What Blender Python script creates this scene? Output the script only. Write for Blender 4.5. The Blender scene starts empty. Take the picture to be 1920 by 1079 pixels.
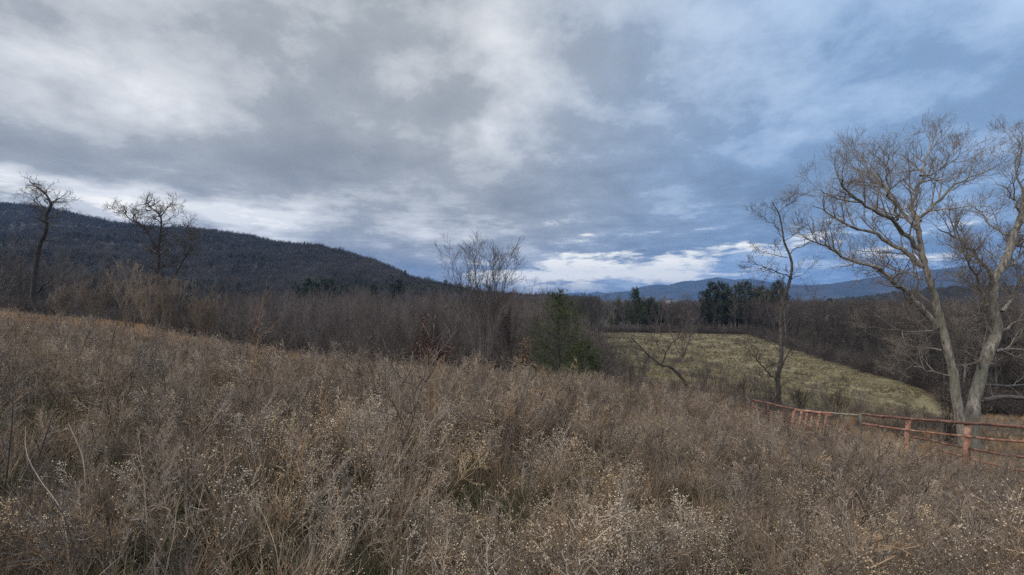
import bpy, math, random
import numpy as np

random.seed(7)
rng = np.random.default_rng(11)
scene = bpy.context.scene
COL = scene.collection
F = 853.0; HX = 960.0; HY = 560.0; EYE = 1.7
PI = math.pi

def at(px, py, Y):
    """a point at distance Y (m) in front of the viewpoint, seen in direction px,py"""
    return np.array([(px-HX)/F*Y, Y, EYE+(HY-py)/F*Y])
def gx(px, Y): return (px-HX)/F*Y

# ------------------------------------------------------------------ terrain
CT = [(0,0,0),(-3,0,.1),(3,0,-.35),(0,-6,.2),(-8,0,.25),(8,0,-1.1),(-20,-10,.4),(20,-10,-2.5),
      (0,5,-.45),(-5,5,-.05),(5,5,-1.2),(0,10,-1.0),(-10,10,-.2),(10.3,10.3,-2.5),(-18,18,-.25)]
for px,Y,z in [(400,25,-1.15),(640,20,-1.4),(900,18,-1.9),(1100,18,-2.2),(1300,16,-2.5),(1500,14,-2.85),
               (0,40,-.1),(200,33,-.6),(-300,45,.3),(640,30,-3.3),(640,60,-5.4),(900,28,-3.4),(1050,24,-2.9),
               (0,60,-1.5),(300,48,-2),(300,80,-3.2),(0,100,-2),(1300,25,-3.6),(1300,50,-5.9),(1300,85,-7.3),
               (1300,120,-7.4),(1130,70,-6.5),(1130,115,-7.1),(1400,115,-7.7),(1400,50,-6.5),(1500,70,-7.2),
               (1600,50,-6.8),(1700,40,-6.8),(1780,36,-7.4),(1600,24,-4.3),(1800,17,-4.1),(1920,33,-6.6),
               (1300,250,-8.5),(-200,300,2),(960,200,-7.2),(2100,60,-8),(2500,60,-8),(640,150,-6)]:
    CT.append((gx(px,Y),Y,z))
CT += [(100,0,-8),(200,-100,-8),(-150,-100,2),(300,300,-10),(-400,100,4)]
CT = np.array(CT,float)
def _k(d2): return np.sqrt(d2+6.0)
_A = _k(((CT[:,None,:2]-CT[None,:,:2])**2).sum(-1))
_n = len(CT); _M = np.zeros((_n+1,_n+1)); _M[:_n,:_n]=_A; _M[:_n,_n]=1; _M[_n,:_n]=1
_W = np.linalg.solve(_M, np.append(CT[:,2],0))
def sn(x,y,s,seed=0.0):
    return np.sin(x*s+1.3+seed)*np.cos(y*s*1.17+.4+seed*2)+.5*np.sin(x*s*2.3+y*s*1.9+seed)+.25*np.cos(x*s*4.7-y*s*4.1+seed*3)
_LAT=np.random.default_rng(5).random((256,256))
def vn(x,y,s,seed=0):
    x=np.asarray(x,float)*s+seed*17.3; y=np.asarray(y,float)*s+seed*9.7; r=0; amp=.62
    for _ in range(2):
        i=np.floor(x).astype(int); j=np.floor(y).astype(int); u=x-i; v=y-j; u=u*u*(3-2*u); v=v*v*(3-2*v)
        g=lambda a,b:_LAT[a%256,b%256]
        r=r+amp*((g(i,j)*(1-u)+g(i+1,j)*u)*(1-v)+(g(i,j+1)*(1-u)+g(i+1,j+1)*u)*v); amp=.38; x=x*2.3+5; y=y*2.3+3
    return r
def gz(x,y):
    x=np.atleast_1d(np.asarray(x,float)); y=np.atleast_1d(np.asarray(y,float))
    xx=x.ravel(); yy=y.ravel(); out=np.zeros(len(xx))
    for i in range(0,len(xx),20000):
        d2=(xx[i:i+20000,None]-CT[None,:,0])**2+(yy[i:i+20000,None]-CT[None,:,1])**2
        out[i:i+20000]=_k(d2)@_W[:_n]+_W[_n]
    r=np.hypot(xx,yy); b=np.clip((r-260)/300,0,1); b=b*b*(3-2*b)
    out=out*(1-b)+(-9)*b
    out=out+.05*sn(xx,yy,.9)*np.clip(r/4,0,1)+.12*sn(xx,yy,.23,2)*np.clip((r-8)/20,0,1)
    return out.reshape(x.shape)
def g1(x,y): return float(gz(x,y)[0])

# ------------------------------------------------------------------ mesh building
class Acc:
    def __init__(s): s.v=[]; s.q=[]; s.t=[]; s.qm=[]; s.tm=[]; s.n=0
    def addv(s,v): b=s.n; s.v.append(np.asarray(v,float)); s.n+=len(v); return b
    def quads(s,q,m=0): q=np.asarray(q); s.q.append(q); s.qm.append(np.full(len(q),m))
    def tris(s,t,m=0): t=np.asarray(t); s.t.append(t); s.tm.append(np.full(len(t),m))
    def tube(s,P,R,k=4,m=0,cap=False):
        P=np.asarray(P,float); n=len(P); R=np.asarray(R,float)
        T=np.empty_like(P); T[1:-1]=P[2:]-P[:-2]; T[0]=P[1]-P[0]; T[-1]=P[-1]-P[-2]
        T/=np.linalg.norm(T,axis=1)[:,None]+1e-12
        m0=T.mean(0); ref=np.array([0,0,1.]) if abs(m0[2])<.8*np.linalg.norm(m0)+1e-9 else np.array([1.,0.2,0])
        U=np.cross(T,ref); U/=np.linalg.norm(U,axis=1)[:,None]+1e-12; V=np.cross(T,U)
        a=(np.arange(k)*2*PI/k) if k>2 else np.array([0.,PI])
        if k==2: a=a+random.random()*PI
        ring=P[:,None,:]+R[:,None,None]*(np.cos(a)[None,:,None]*U[:,None,:]+np.sin(a)[None,:,None]*V[:,None,:])
        b=s.addv(ring.reshape(-1,3))
        i=np.arange(n-1)[:,None]*k; j=np.arange(k if k>2 else 1)[None,:]; j2=(j+1)%k
        q=np.stack([i+j,i+j2,i+k+j2,i+k+j],-1).reshape(-1,4)+b
        s.quads(q,m)
        if cap:
            c=s.addv([P[-1]+T[-1]*R[-1]*.1,P[0]]); o=b+(n-1)*k
            s.tris([(o+x,o+(x+1)%k,c) for x in range(k)],m); s.tris([(b+(x+1)%k,b+x,c+1) for x in range(k)],m)
    def octa(s,C,R,m=0):
        C=np.asarray(C,float); R=np.asarray(R,float); N=len(C)
        if N==0: return
        D=np.array([[1,0,0],[0,1,0],[-1,0,0],[0,-1,0],[0,0,1],[0,0,-1.]])
        b=s.addv((C[:,None,:]+R[:,None,None]*D[None]).reshape(-1,3))
        f=np.array([[0,1,4],[1,2,4],[2,3,4],[3,0,4],[1,0,5],[2,1,5],[3,2,5],[0,3,5]])
        s.tris((f[None]+np.arange(N)[:,None,None]*6+b).reshape(-1,3),m)
    def blades(s,C,D,W,m=0):
        """thin triangles from C along D with width W"""
        C=np.asarray(C,float);D=np.asarray(D,float);N=len(C)
        if N==0: return
        S=np.cross(D,rng.normal(size=(N,3))); S/=np.linalg.norm(S,axis=1)[:,None]+1e-9; S*=np.asarray(W).reshape(-1,1)*.5
        b=s.addv(np.stack([C-S,C+S,C+D],1).reshape(-1,3))
        s.tris((np.arange(N*3).reshape(-1,3))+b,m)
    def leaves(s,C,L,W,m=0):
        C=np.asarray(C,float);N=len(C)
        D=rng.normal(size=(N,3)); D[:,2]-=.4; D/=np.linalg.norm(D,axis=1)[:,None]; D=D*np.asarray(L).reshape(-1,1)
        S=np.cross(D,rng.normal(size=(N,3))); S/=np.linalg.norm(S,axis=1)[:,None]+1e-9; S*=np.asarray(W).reshape(-1,1)*.5
        b=s.addv(np.stack([C,C+D*.5+S,C+D,C+D*.45-S],1).reshape(-1,3))
        s.quads(np.arange(N*4).reshape(-1,4)+b,m)
    def box(s,p,q,w,h,m=0):
        """bar from p to q of width w (sideways) and height h"""
        p=np.asarray(p,float);q=np.asarray(q,float);t=q-p;t/=np.linalg.norm(t)
        ref=np.array([0,0,1.]) if abs(t[2])<.9 else np.array([0,1.,0])
        u=np.cross(t,ref);u/=np.linalg.norm(u);v=np.cross(u,t)
        c=[a+u*w/2*i+v*h/2*j for a in (p,q) for i,j in((-1,-1),(1,-1),(1,1),(-1,1))]
        b=s.addv(c); s.quads(np.array([[0,3,2,1],[4,5,6,7],[0,1,5,4],[1,2,6,5],[2,3,7,6],[3,0,4,7]])+b,m)
    def mesh(s,name,mats,smooth=False):
        me=bpy.data.meshes.new(name)
        V=np.concatenate(s.v) if s.v else np.zeros((0,3))
        Q=np.concatenate(s.q) if s.q else np.zeros((0,4),int); T=np.concatenate(s.t) if s.t else np.zeros((0,3),int)
        me.vertices.add(len(V)); me.vertices.foreach_set('co',V.astype(np.float32).ravel())
        L=np.concatenate([Q.ravel(),T.ravel()]).astype(np.int32)
        me.loops.add(len(L)); me.loops.foreach_set('vertex_index',L)
        np_=len(Q)+len(T); me.polygons.add(np_)
        st=np.concatenate([np.arange(len(Q))*4,len(Q)*4+np.arange(len(T))*3]).astype(np.int32)
        me.polygons.foreach_set('loop_start',st)
        mi=np.concatenate(s.qm+s.tm).astype(np.int32) if np_ else np.zeros(0,np.int32)
        for m in mats: me.materials.append(m)
        me.polygons.foreach_set('material_index',mi)
        if smooth: me.polygons.foreach_set('use_smooth',np.ones(np_,bool))
        me.update(calc_edges=True)
        return me

def link(name,me,parent=None,loc=None):
    o=bpy.data.objects.new(name,me); COL.objects.link(o)
    if parent is not None: o.parent=parent
    if loc is not None: o.location=loc
    return o
def tag(o,label=None,cat=None,group=None,kind=None):
    if label: o['label']=label
    if cat: o['category']=cat
    if group: o['group']=group
    if kind: o['kind']=kind
    return o
def thing(name,loc,label,cat,group=None,rz=0):
    e=bpy.data.objects.new(name,None); COL.objects.link(e); e.location=loc; e.rotation_euler=(0,0,rz)
    e.empty_display_size=.2
    return tag(e,label,cat,group)

# ------------------------------------------------------------------ materials
def nt_new(name):
    m=bpy.data.materials.new(name); m.use_nodes=True; nt=m.node_tree
    return m,nt,nt.nodes['Principled BSDF']
def ramp_mat(name,stops,scale=3.0,detail=5,rough=.9,rand=0.0,coord='world',big=None,bump=0.0,trans=0.0,stretch=None):
    """noise-driven colour between stops; rand: per object brightness spread; big: (scale, colour, amount)"""
    m,nt,b=nt_new(name); N=nt.nodes; Lk=nt.links
    b.inputs['Roughness'].default_value=rough; b.inputs['Specular IOR Level'].default_value=.2
    if coord=='world': src=N.new('ShaderNodeNewGeometry').outputs['Position']
    else: src=N.new('ShaderNodeTexCoord').outputs['Object']
    if stretch:
        mp=N.new('ShaderNodeMapping'); mp.inputs['Scale'].default_value=stretch; Lk.new(src,mp.inputs['Vector']); vsrc=mp.outputs[0]
    else: vsrc=src
    n=N.new('ShaderNodeTexNoise'); n.inputs['Scale'].default_value=scale; n.inputs['Detail'].default_value=detail
    n.inputs['Roughness'].default_value=.62
    Lk.new(vsrc,n.inputs['Vector'])
    r=N.new('ShaderNodeValToRGB'); e=r.color_ramp.elements
    while len(e)<len(stops): e.new(.5)
    for i,(p,c) in enumerate(stops): e[i].position=p; e[i].color=(*c,1)
    Lk.new(n.outputs['Fac'],r.inputs['Fac']); col=r.outputs['Color']
    if big:
        n2=N.new('ShaderNodeTexNoise'); n2.inputs['Scale'].default_value=big[0]; n2.inputs['Detail'].default_value=3
        Lk.new(src,n2.inputs['Vector'])
        mr=N.new('ShaderNodeMapRange'); mr.inputs[1].default_value=.42; mr.inputs[2].default_value=.62; mr.inputs[4].default_value=big[2]
        Lk.new(n2.outputs['Fac'],mr.inputs[0])
        mx=N.new('ShaderNodeMix'); mx.data_type='RGBA'; Lk.new(mr.outputs[0],mx.inputs[0]); Lk.new(col,mx.inputs[6]); mx.inputs[7].default_value=(*big[1],1)
        col=mx.outputs[2]
    if rand:
        oi=N.new('ShaderNodeObjectInfo'); mr=N.new('ShaderNodeMapRange'); mr.inputs[3].default_value=1-rand; mr.inputs[4].default_value=1+rand
        Lk.new(oi.outputs['Random'],mr.inputs[0])
        h=N.new('ShaderNodeHueSaturation'); Lk.new(mr.outputs[0],h.inputs['Value']); Lk.new(col,h.inputs['Color'])
        mr2=N.new('ShaderNodeMapRange'); mr2.inputs[3].default_value=.6; mr2.inputs[4].default_value=1.25
        ml=N.new('ShaderNodeMath'); ml.operation='FRACT'; m2=N.new('ShaderNodeMath'); m2.operation='MULTIPLY'; m2.inputs[1].default_value=17.3
        Lk.new(oi.outputs['Random'],m2.inputs[0]); Lk.new(m2.outputs[0],ml.inputs[0]); Lk.new(ml.outputs[0],mr2.inputs[0]); Lk.new(mr2.outputs[0],h.inputs['Saturation'])
        col=h.outputs['Color']
    Lk.new(col,b.inputs['Base Color'])
    if bump:
        bp=N.new('ShaderNodeBump'); bp.inputs['Strength'].default_value=.8; bp.inputs['Distance'].default_value=bump
        Lk.new(n.outputs['Fac'],bp.inputs['Height']); Lk.new(bp.outputs[0],b.inputs['Normal'])
    return m

M={}
M['bark_pale']=ramp_mat('bark_pale',[(.34,(.09,.08,.07)),(.5,(.26,.235,.205)),(.66,(.44,.41,.36))],11,6,.9,bump=.03,big=(.9,(.17,.175,.13),.6),stretch=(1,1,.22))
M['twig_pale']=ramp_mat('twig_pale',[(.3,(.15,.125,.105)),(.7,(.33,.28,.235))],2,2)
M['bark_dark']=ramp_mat('bark_dark',[(.3,(.03,.028,.027)),(.7,(.10,.092,.085))],6,5,bump=.02)
M['bark_dark2']=ramp_mat('bark_dark_grey',[(.3,(.05,.046,.043)),(.7,(.15,.135,.12))],6,5,bump=.02)
M['twig_dark']=ramp_mat('twig_dark',[(.3,(.06,.052,.048)),(.7,(.13,.11,.10))],2,2)
M['bark_grey']=ramp_mat('bark_grey',[(.3,(.08,.072,.068)),(.7,(.20,.178,.165))],4,4,rand=.3)
M['twig_grey']=ramp_mat('twig_grey',[(.3,(.095,.08,.077)),(.7,(.20,.165,.155))],.35,3,rand=.35)
M['wood_far']=ramp_mat('wood_far',[(.3,(.06,.058,.059)),(.7,(.115,.107,.105))],.05,4,rand=.22)
M['wood_brush']=ramp_mat('wood_brush',[(.3,(.06,.05,.045)),(.7,(.15,.125,.11))],.3,4,rand=.35)
M['tan_twig']=ramp_mat('tan_twig',[(.3,(.13,.105,.085)),(.7,(.28,.225,.18))],1.5,3,rand=.25)
M['weed_tan']=ramp_mat('weed_tan',[(.3,(.16,.115,.08)),(.5,(.34,.255,.18)),(.7,(.55,.435,.315))],2.2,4,rand=.32,big=(.22,(.22,.155,.11),.75))
M['weed_grey']=ramp_mat('weed_grey',[(.3,(.15,.117,.092)),(.7,(.40,.315,.245))],1.6,4,rand=.32,big=(.25,(.34,.25,.175),.6))
M['weed_dark']=ramp_mat('weed_dark',[(.3,(.075,.06,.052)),(.7,(.20,.16,.135))],3,3,rand=.3)
M['weed_gold']=ramp_mat('weed_gold',[(.3,(.42,.25,.125)),(.7,(.66,.42,.23))],1.2,3,rand=.25)
M['fluff']=ramp_mat('fluff',[(.3,(.44,.34,.22)),(.7,(.74,.62,.45))],9,2,rand=.15)
M['green_blade']=ramp_mat('green_blade',[(.3,(.04,.043,.02)),(.7,(.125,.115,.06))],3,3,rand=.3)
M['pasture_blade']=ramp_mat('pasture_blade',[(.3,(.205,.182,.105)),(.7,(.275,.242,.145))],.35,5,rand=.2,big=(.12,(.23,.185,.12),.5))
M['needle']=ramp_mat('needle',[(.3,(.035,.052,.026)),(.55,(.09,.115,.05)),(.75,(.21,.225,.105))],3,3,coord='object')
M['needle_far']=ramp_mat('needle_far',[(.3,(.03,.047,.032)),(.7,(.085,.11,.07))],.6,3,rand=.3)
M['leaf_red']=ramp_mat('leaf_red',[(.3,(.065,.036,.03)),(.7,(.17,.09,.07))],6,3,rough=.7)
M['leaf_orange']=ramp_mat('leaf_orange',[(.3,(.10,.06,.04)),(.7,(.25,.145,.09))],6,3,rough=.7)
M['leaf_brown']=ramp_mat('leaf_brown',[(.3,(.15,.10,.07)),(.7,(.30,.21,.14))],6,3)
M['rust']=ramp_mat('rust',[(.32,(.10,.06,.045)),(.5,(.32,.165,.115)),(.64,(.46,.30,.235))],9,6,.75,bump=.003,big=(2.5,(.30,.13,.085),.6))
M['rust_dark']=ramp_mat('rust_dark',[(.32,(.07,.046,.038)),(.55,(.20,.105,.08)),(.72,(.34,.21,.165))],7,6,.8,bump=.003)
M['pale_stalk']=ramp_mat('pale_stalk',[(.3,(.28,.225,.175)),(.7,(.48,.41,.33))],8,3,rand=.15)
M['red_stalk']=ramp_mat('red_stalk',[(.3,(.22,.12,.07)),(.7,(.42,.26,.16))],8,3)
M['white_wall']=ramp_mat('white_wall',[(.3,(.42,.42,.42)),(.7,(.52,.52,.51))],2,2)
M['roof_grey']=ramp_mat('roof_grey',[(.3,(.36,.36,.37)),(.7,(.48,.48,.49))],3,2)
M['glass_dark']=ramp_mat('glass_dark',[(.3,(.03,.035,.04)),(.7,(.05,.055,.06))],3,2,rough=.2)
M['hill_floor']=ramp_mat('hill_floor',[(.3,(.055,.045,.040)),(.7,(.13,.105,.09))],.03,8,bump=2.0)
M['mountain']=ramp_mat('mountain',[(.35,(.018,.02,.022)),(.5,(.035,.036,.036)),(.7,(.07,.066,.06))],.006,9,bump=30.0)

# ground material: thatch / pasture mask by vertex attribute
def ground_mat():
    m,nt,b=nt_new('ground_soil'); N=nt.nodes; Lk=nt.links
    b.inputs['Roughness'].default_value=.95; b.inputs['Specular IOR Level'].default_value=.1
    pos=N.new('ShaderNodeNewGeometry').outputs['Position']
    def noise(s,d=6):
        n=N.new('ShaderNodeTexNoise'); n.inputs['Scale'].default_value=s; n.inputs['Detail'].default_value=d; n.inputs['Roughness'].default_value=.65
        Lk.new(pos,n.inputs['Vector']); return n.outputs['Fac']
    def ramp(f,st):
        r=N.new('ShaderNodeValToRGB'); e=r.color_ramp.elements
        while len(e)<len(st): e.new(.5)
        for i,(p,c) in enumerate(st): e[i].position=p; e[i].color=(*c,1)
        Lk.new(f,r.inputs['Fac']); return r.outputs['Color']
    def mix(f,a,c):
        x=N.new('ShaderNodeMix'); x.data_type='RGBA'; Lk.new(f,x.inputs[0]); Lk.new(a,x.inputs[6]); Lk.new(c,x.inputs[7]); return x.outputs[2]
    th=ramp(noise(2.5,8),[(.32,(.035,.029,.022)),(.5,(.08,.066,.047)),(.7,(.15,.122,.09))])
    pa=ramp(noise(1.1,9),[(.35,(.165,.145,.08)),(.5,(.205,.182,.102)),(.66,(.25,.222,.13))])
    pb=ramp(noise(.16,5),[(.40,(.12,.09,.062)),(.52,(.21,.178,.11)),(.66,(.26,.225,.14))])
    h=N.new('ShaderNodeMix'); h.data_type='RGBA'; h.inputs[0].default_value=.5; Lk.new(pa,h.inputs[6]); Lk.new(pb,h.inputs[7])
    at_=N.new('ShaderNodeAttribute'); at_.attribute_name='pasture'
    ad=N.new('ShaderNodeMath'); ad.operation='ADD'; Lk.new(at_.outputs['Fac'],ad.inputs[0])
    nn=N.new('ShaderNodeMapRange'); nn.inputs[3].default_value=-.5; nn.inputs[4].default_value=.5; Lk.new(noise(.5,6),nn.inputs[0]); Lk.new(nn.outputs[0],ad.inputs[1])
    sm=N.new('ShaderNodeMapRange'); sm.inputs[1].default_value=.30; sm.inputs[2].default_value=.65; Lk.new(ad.outputs[0],sm.inputs[0])
    Lk.new(mix(sm.outputs[0],th,h.outputs[2]),b.inputs['Base Color'])
    bp=N.new('ShaderNodeBump'); bp.inputs['Distance'].default_value=.08; bp.inputs['Strength'].default_value=.7
    Lk.new(noise(5,8),bp.inputs['Height']); Lk.new(bp.outputs[0],b.inputs['Normal'])
    return m
M['ground']=ground_mat()

# ------------------------------------------------------------------ regions
PAST=[(1118,118),(1125,75),(1150,48),(1190,34),(1290,30),(1400,28),(1500,24),(1600,22.5),(1720,24),(1800,30),(1783,37),(1700,44),(1600,55),(1500,76),(1440,100),(1400,118)]
PASTP=np.array([(gx(p,Y),Y) for p,Y in PAST])
def inpoly(P,x,y):
    x=np.asarray(x);y=np.asarray(y);c=np.zeros(x.shape,bool);n=len(P)
    for i in range(n):
        x1,y1=P[i];x2,y2=P[(i+1)%n]
        cond=((y1>y)!=(y2>y))
        xi=(x2-x1)*(y-y1)/((y2-y1) if y2!=y1 else 1e-9)+x1
        c^=cond&(x<xi)
    return c
def interp(tab,px):
    t=np.array(tab,float); return np.interp(px,t[:,0],t[:,1])
# right wood: beyond this line
WOODR=np.array([(gx(p,Y),Y) for p,Y in [(1396,122),(1440,104),(1500,80),(1600,58),(1700,46),(1783,39),(1830,35),(1930,33),(2100,30),(2300,26)]]+[(140,40),(160,150),(60,150)])

# ------------------------------------------------------------------ ground sheet
def build_ground():
    def axis(a,b,n,p=2.6):
        t=np.linspace(-1,1,n); s=np.sign(t)*np.abs(t)**p
        return np.where(s<0,s*a,s*b)
    X=axis(6400,6400,420,3.4); Y=axis(1100,6600,420,3.4)
    gxx,gyy=np.meshgrid(X,Y); Z=gz(gxx,gyy)
    V=np.stack([gxx,gyy,Z],-1).reshape(-1,3)
    n=len(X); i=np.arange(len(Y)-1)[:,None]*n; j=np.arange(n-1)[None,:]
    q=np.stack([i+j,i+j+1,i+n+j+1,i+n+j],-1).reshape(-1,4)
    a=Acc(); a.addv(V); a.quads(q)
    me=a.mesh('ground',[M['ground']],True)
    at_=me.attributes.new('pasture','FLOAT','POINT')
    PX_=np.where(V[:,1]>1,V[:,0]/np.maximum(V[:,1],1)*F+HX,0)
    val=np.clip(interp([(1115,.35),(1200,.62),(1330,.95),(1800,1.0)],PX_),0,1)*np.clip(interp([(18,.25),(30,.5),(40,.8),(60,1)],V[:,1])+np.clip((PX_-1450)/150,0,1)*.6,0,1)
    at_.data.foreach_set('value',(inpoly(PASTP,V[:,0],V[:,1])*val).astype(np.float32))
    tag(link('ground',me),kind='structure')
build_ground()

# ------------------------------------------------------------------ hills
RIDGE=[(-700,400),(-300,385),(0,388),(60,392),(120,402),(200,422),(300,434),(380,438),(470,450),(520,463),(600,470),(640,481),(700,499),(745,520),(770,534),(800,541),(850,553),(900,565),(1000,573),(1150,580)]
RD=[(-700,620),(0,620),(300,560),(520,500),(700,400),(850,330),(1000,300),(1150,300)]
FD=[(-700,150),(0,150),(400,160),(700,170),(1150,190)]
def hill_z(px,t):
    """t 0 foot .. 1 ridge .. 1.6 behind"""
    Yf=interp(FD,px); Yr=interp(RD,px); Y=Yf+(Yr-Yf)*t
    zr=EYE+(HY-interp(RIDGE,px))/F*Yr
    x=(px-HX)/F*Y
    zf=gz((px-HX)/F*Yf,Yf)-3
    tt=np.clip(t,0,1); prof=.72*tt**1.0+.28*tt**2.2
    amp=np.clip((zr-zf)/120,0,1)
    z=zf+(zr-zf)*prof - np.clip(t-1,0,1)**2*(zr-zf+10)*1.6
    z=z+amp*np.sin(tt*PI)*(7*np.sin(x*.021+Y*.006)+4*np.sin(x*.05-Y*.02+1))+(1-abs(2*tt-1))*0.8*np.sin(x*.11+Y*.13)
    return x,Y,z
def build_hill():
    px=np.linspace(-700,1150,240); t=np.linspace(0,1.7,110)
    P,T=np.meshgrid(px,t); x,Y,z=hill_z(P,T)
    V=np.stack([x,Y,z],-1).reshape(-1,3); n=len(px)
    i=np.arange(len(t)-1)[:,None]*n; j=np.arange(n-1)[None,:]
    a=Acc(); a.addv(V); a.quads(np.stack([i+j,i+j+1,i+n+j+1,i+n+j],-1).reshape(-1,4))
    tag(link('wooded_hill',a.mesh('wooded_hill',[M['hill_floor']],True)),kind='structure')
build_hill()

def ridge_mesh(name,prof,Yd,depth,seed,rough):
    px=np.linspace(prof[0][0],prof[-1][0],500); t=np.linspace(-1,1,60)
    P,T=np.meshgrid(px,t); top=interp(prof,P)
    Y=Yd+T*depth; zt=EYE+(HY-top)/F*Yd; x=(P-HX)/F*Yd+T*0
    h=np.clip(1-np.abs(T)**1.25,0,1)
    sp=np.sin(x*.0045+seed)*.5+np.sin(x*.011+seed*2+T*1.5)*.3+np.sin(x*.023+T*3)*.2
    z=-20+(zt+20)*h+(sp*zt*.28)*(h*(1-h))*4*.8
    r=np.random.default_rng(seed).normal(size=P.shape)
    z=z+r*rough*np.clip(h,0,1)
    V=np.stack([x,Y,z],-1).reshape(-1,3); n=len(px)
    i=np.arange(len(t)-1)[:,None]*n; j=np.arange(n-1)[None,:]
    a=Acc(); a.addv(V); a.quads(np.stack([i+j,i+j+1,i+n+j+1,i+n+j],-1).reshape(-1,4))
    tag(link(name,a.mesh(name,[M['mountain']],True)),kind='structure')
ridge_mesh('distant_mountains',[(1040,566),(1100,556),(1140,550),(1180,546),(1205,538),(1230,534),(1255,535),(1280,528),(1310,526),(1345,520),(1372,525),(1400,523),(1440,529),(1480,534),(1600,540),(1800,556)],3800,900,3,2.0)
ridge_mesh('blue_mountains',[(1380,560),(1430,548),(1480,537),(1530,534),(1570,532),(1600,527),(1640,521),(1680,514),(1720,509),(1760,505),(1800,500),(1850,497),(1900,499),(1960,503),(2100,500),(2400,520),(2900,540)],2700,700,5,1.8)
ridge_mesh('far_mountains',[(900,558),(1000,553),(1060,551),(1085,549),(1100,552),(1118,547),(1140,551),(1200,549),(1300,552)],5600,700,8,2.5)
ridge_mesh('low_ridge',[(1560,566),(1650,556),(1720,548),(1780,542),(1840,540),(1920,538),(2050,534),(2500,530)],420,150,9,1.5)

# ------------------------------------------------------------------ tree generator
def nrm(v): return v/(np.linalg.norm(v)+1e-12)
def perp_dir(d,ang,az):
    ref=np.array([0,0,1.]) if abs(d[2])<.9 else np.array([1.,0,0])
    u=nrm(np.cross(d,ref)); v=np.cross(d,u)
    return nrm(d*math.cos(ang)+(u*math.cos(az)+v*math.sin(az))*math.sin(ang))
def path(p,d,L,n,wig,up):
    P=[np.array(p,float)]; d=np.array(d,float)
    for i in range(n):
        d=nrm(d+rng.normal(size=3)*wig+np.array([0,0,up])); P.append(P[-1]+d*L/n)
    return np.array(P)
def grow(sink,P,R,lvl,o):
    """children along path P with radii R; sink(level) gives the Acc"""
    if lvl>=len(o['n']): return
    L=np.linalg.norm(np.diff(P,axis=0),axis=1).sum(); nc=o['n'][lvl]
    nc=max(1,int(round(nc*(.75+.5*random.random()))))
    t0=o['t0'][min(lvl,len(o['t0'])-1)]
    for c in range(nc):
        t=t0+(1-t0)*((c+random.random())/nc); t=min(t,.985)
        f=t*(len(P)-1); i=int(f); w=f-i
        p=P[i]*(1-w)+P[i+1]*w; r=R[i]*(1-w)+R[i+1]*w
        d=nrm(P[i+1]-P[i])
        ang=o['ang']*(.7+.6*random.random())
        cd=perp_dir(d,ang,random.random()*2*PI)
        if 'flat' in o: cd=nrm(cd*np.array([1,o['flat'],1]))
        cd=nrm(cd+np.array([0,0,o['lift']]))
        cl=o['len'][lvl]*(1.15-.65*t if lvl>0 or not o.get('even') else 1)*(.6+.7*random.random())
        cr=max(o['rmin'],min(r*.72,o['rl'][lvl]*(.7+.5*random.random())))
        n=o['seg'][lvl]
        Q=path(p,cd,cl,n,o['wig'],o['up'])
        RR=cr*np.linspace(1,.35,n+1)**1.0; RR=np.maximum(RR,o['rmin']*.7)
        sink(lvl).tube(Q,RR,o['k'][lvl],o.get('m',[0]*9)[lvl])
        grow(sink,Q,RR,lvl+1,o)
def smooth_path(pts,n=4):
    P=np.array(pts,float); out=[]
    E=np.vstack([2*P[0]-P[1],P,2*P[-1]-P[-2]])
    for i in range(1,len(E)-2):
        for k in range(n):
            t=k/n; a,b,c,d=E[i-1],E[i],E[i+1],E[i+2]
            out.append(.5*((2*b)+(-a+c)*t+(2*a-5*b+4*c-d)*t*t+(-a+3*b-3*c+d)*t**3))
    out.append(P[-1]); return np.array(out)

LS_={45:.5,40:.5,22:.7}
def traced_tree(name,label,base_px,Yb,limbs,trunk,o,mb,mt,group=None,cat='tree',rt=None,embed=.5):
    """trunk: list of (px,py) ; rt radii ends; limbs: (pts, r0, dy)"""
    b=at(trunk[0][0],trunk[0][1],Yb); b[2]=g1(b[0],b[1])
    root=thing(name,b,label,cat,group)
    TP=[at(p,q,Yb) for p,q in trunk]
    TP[0][2]=b[2]-.15
    if len(TP)>1 and TP[1][2]<b[2]+.1: TP[1][2]=b[2]+.25
    TP=smooth_path(TP,4); n=len(TP)
    TP[2:]+=rng.normal(size=(n-2,3))*rt[1]*.15
    R=np.linspace(rt[0],rt[1],n); R[0]*=1.5; R[1]*=1.2; R=R*(1+rng.normal(size=n)*.05)
    a=Acc(); a.tube(TP-b,R,12,0,cap=True); link('trunk',a.mesh('trunk',[mb],True),root)
    tw=Acc()
    f_=.15 if Yb>30 else .45; grow(lambda l:tw,TP[int(n*f_):]-b,R[int(n*f_):],0,dict(o,n=[o['n'][0]*4 if Yb>30 else max(1,o['n'][0]//3)]+o['n'][1:]))
    for pts,r0,dy in limbs:
        LP=[at(p,q,Yb+dy*(k/(len(pts)-1))**1.2) for k,(p,q) in enumerate(pts)]
        LP=smooth_path(LP,3); LP=LP[:max(4,int(len(LP)*(.83 if Yb<19 else 1)))]; m=len(LP); LP[1:]+=rng.normal(size=(m-1,3))*np.array([.5,1,.5])*.06
        RL=r0*LS_.get(int(Yb),.64)*np.linspace(1,.14,m)**.9
        la=Acc(); la.tube(LP-b,RL,7,0); link('limb',la.mesh('limb',[mb],True),root)
        LL=np.linalg.norm(np.diff(LP,axis=0),axis=1).sum()
        oo=dict(o); oo['n']=[max(3,int(o['n'][0]*LL/4))]+o['n'][1:]
        grow(lambda l:tw,LP-b,RL,0,oo)
    link('crown',tw.mesh('crown',[mt]),root)
    return root

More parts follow.
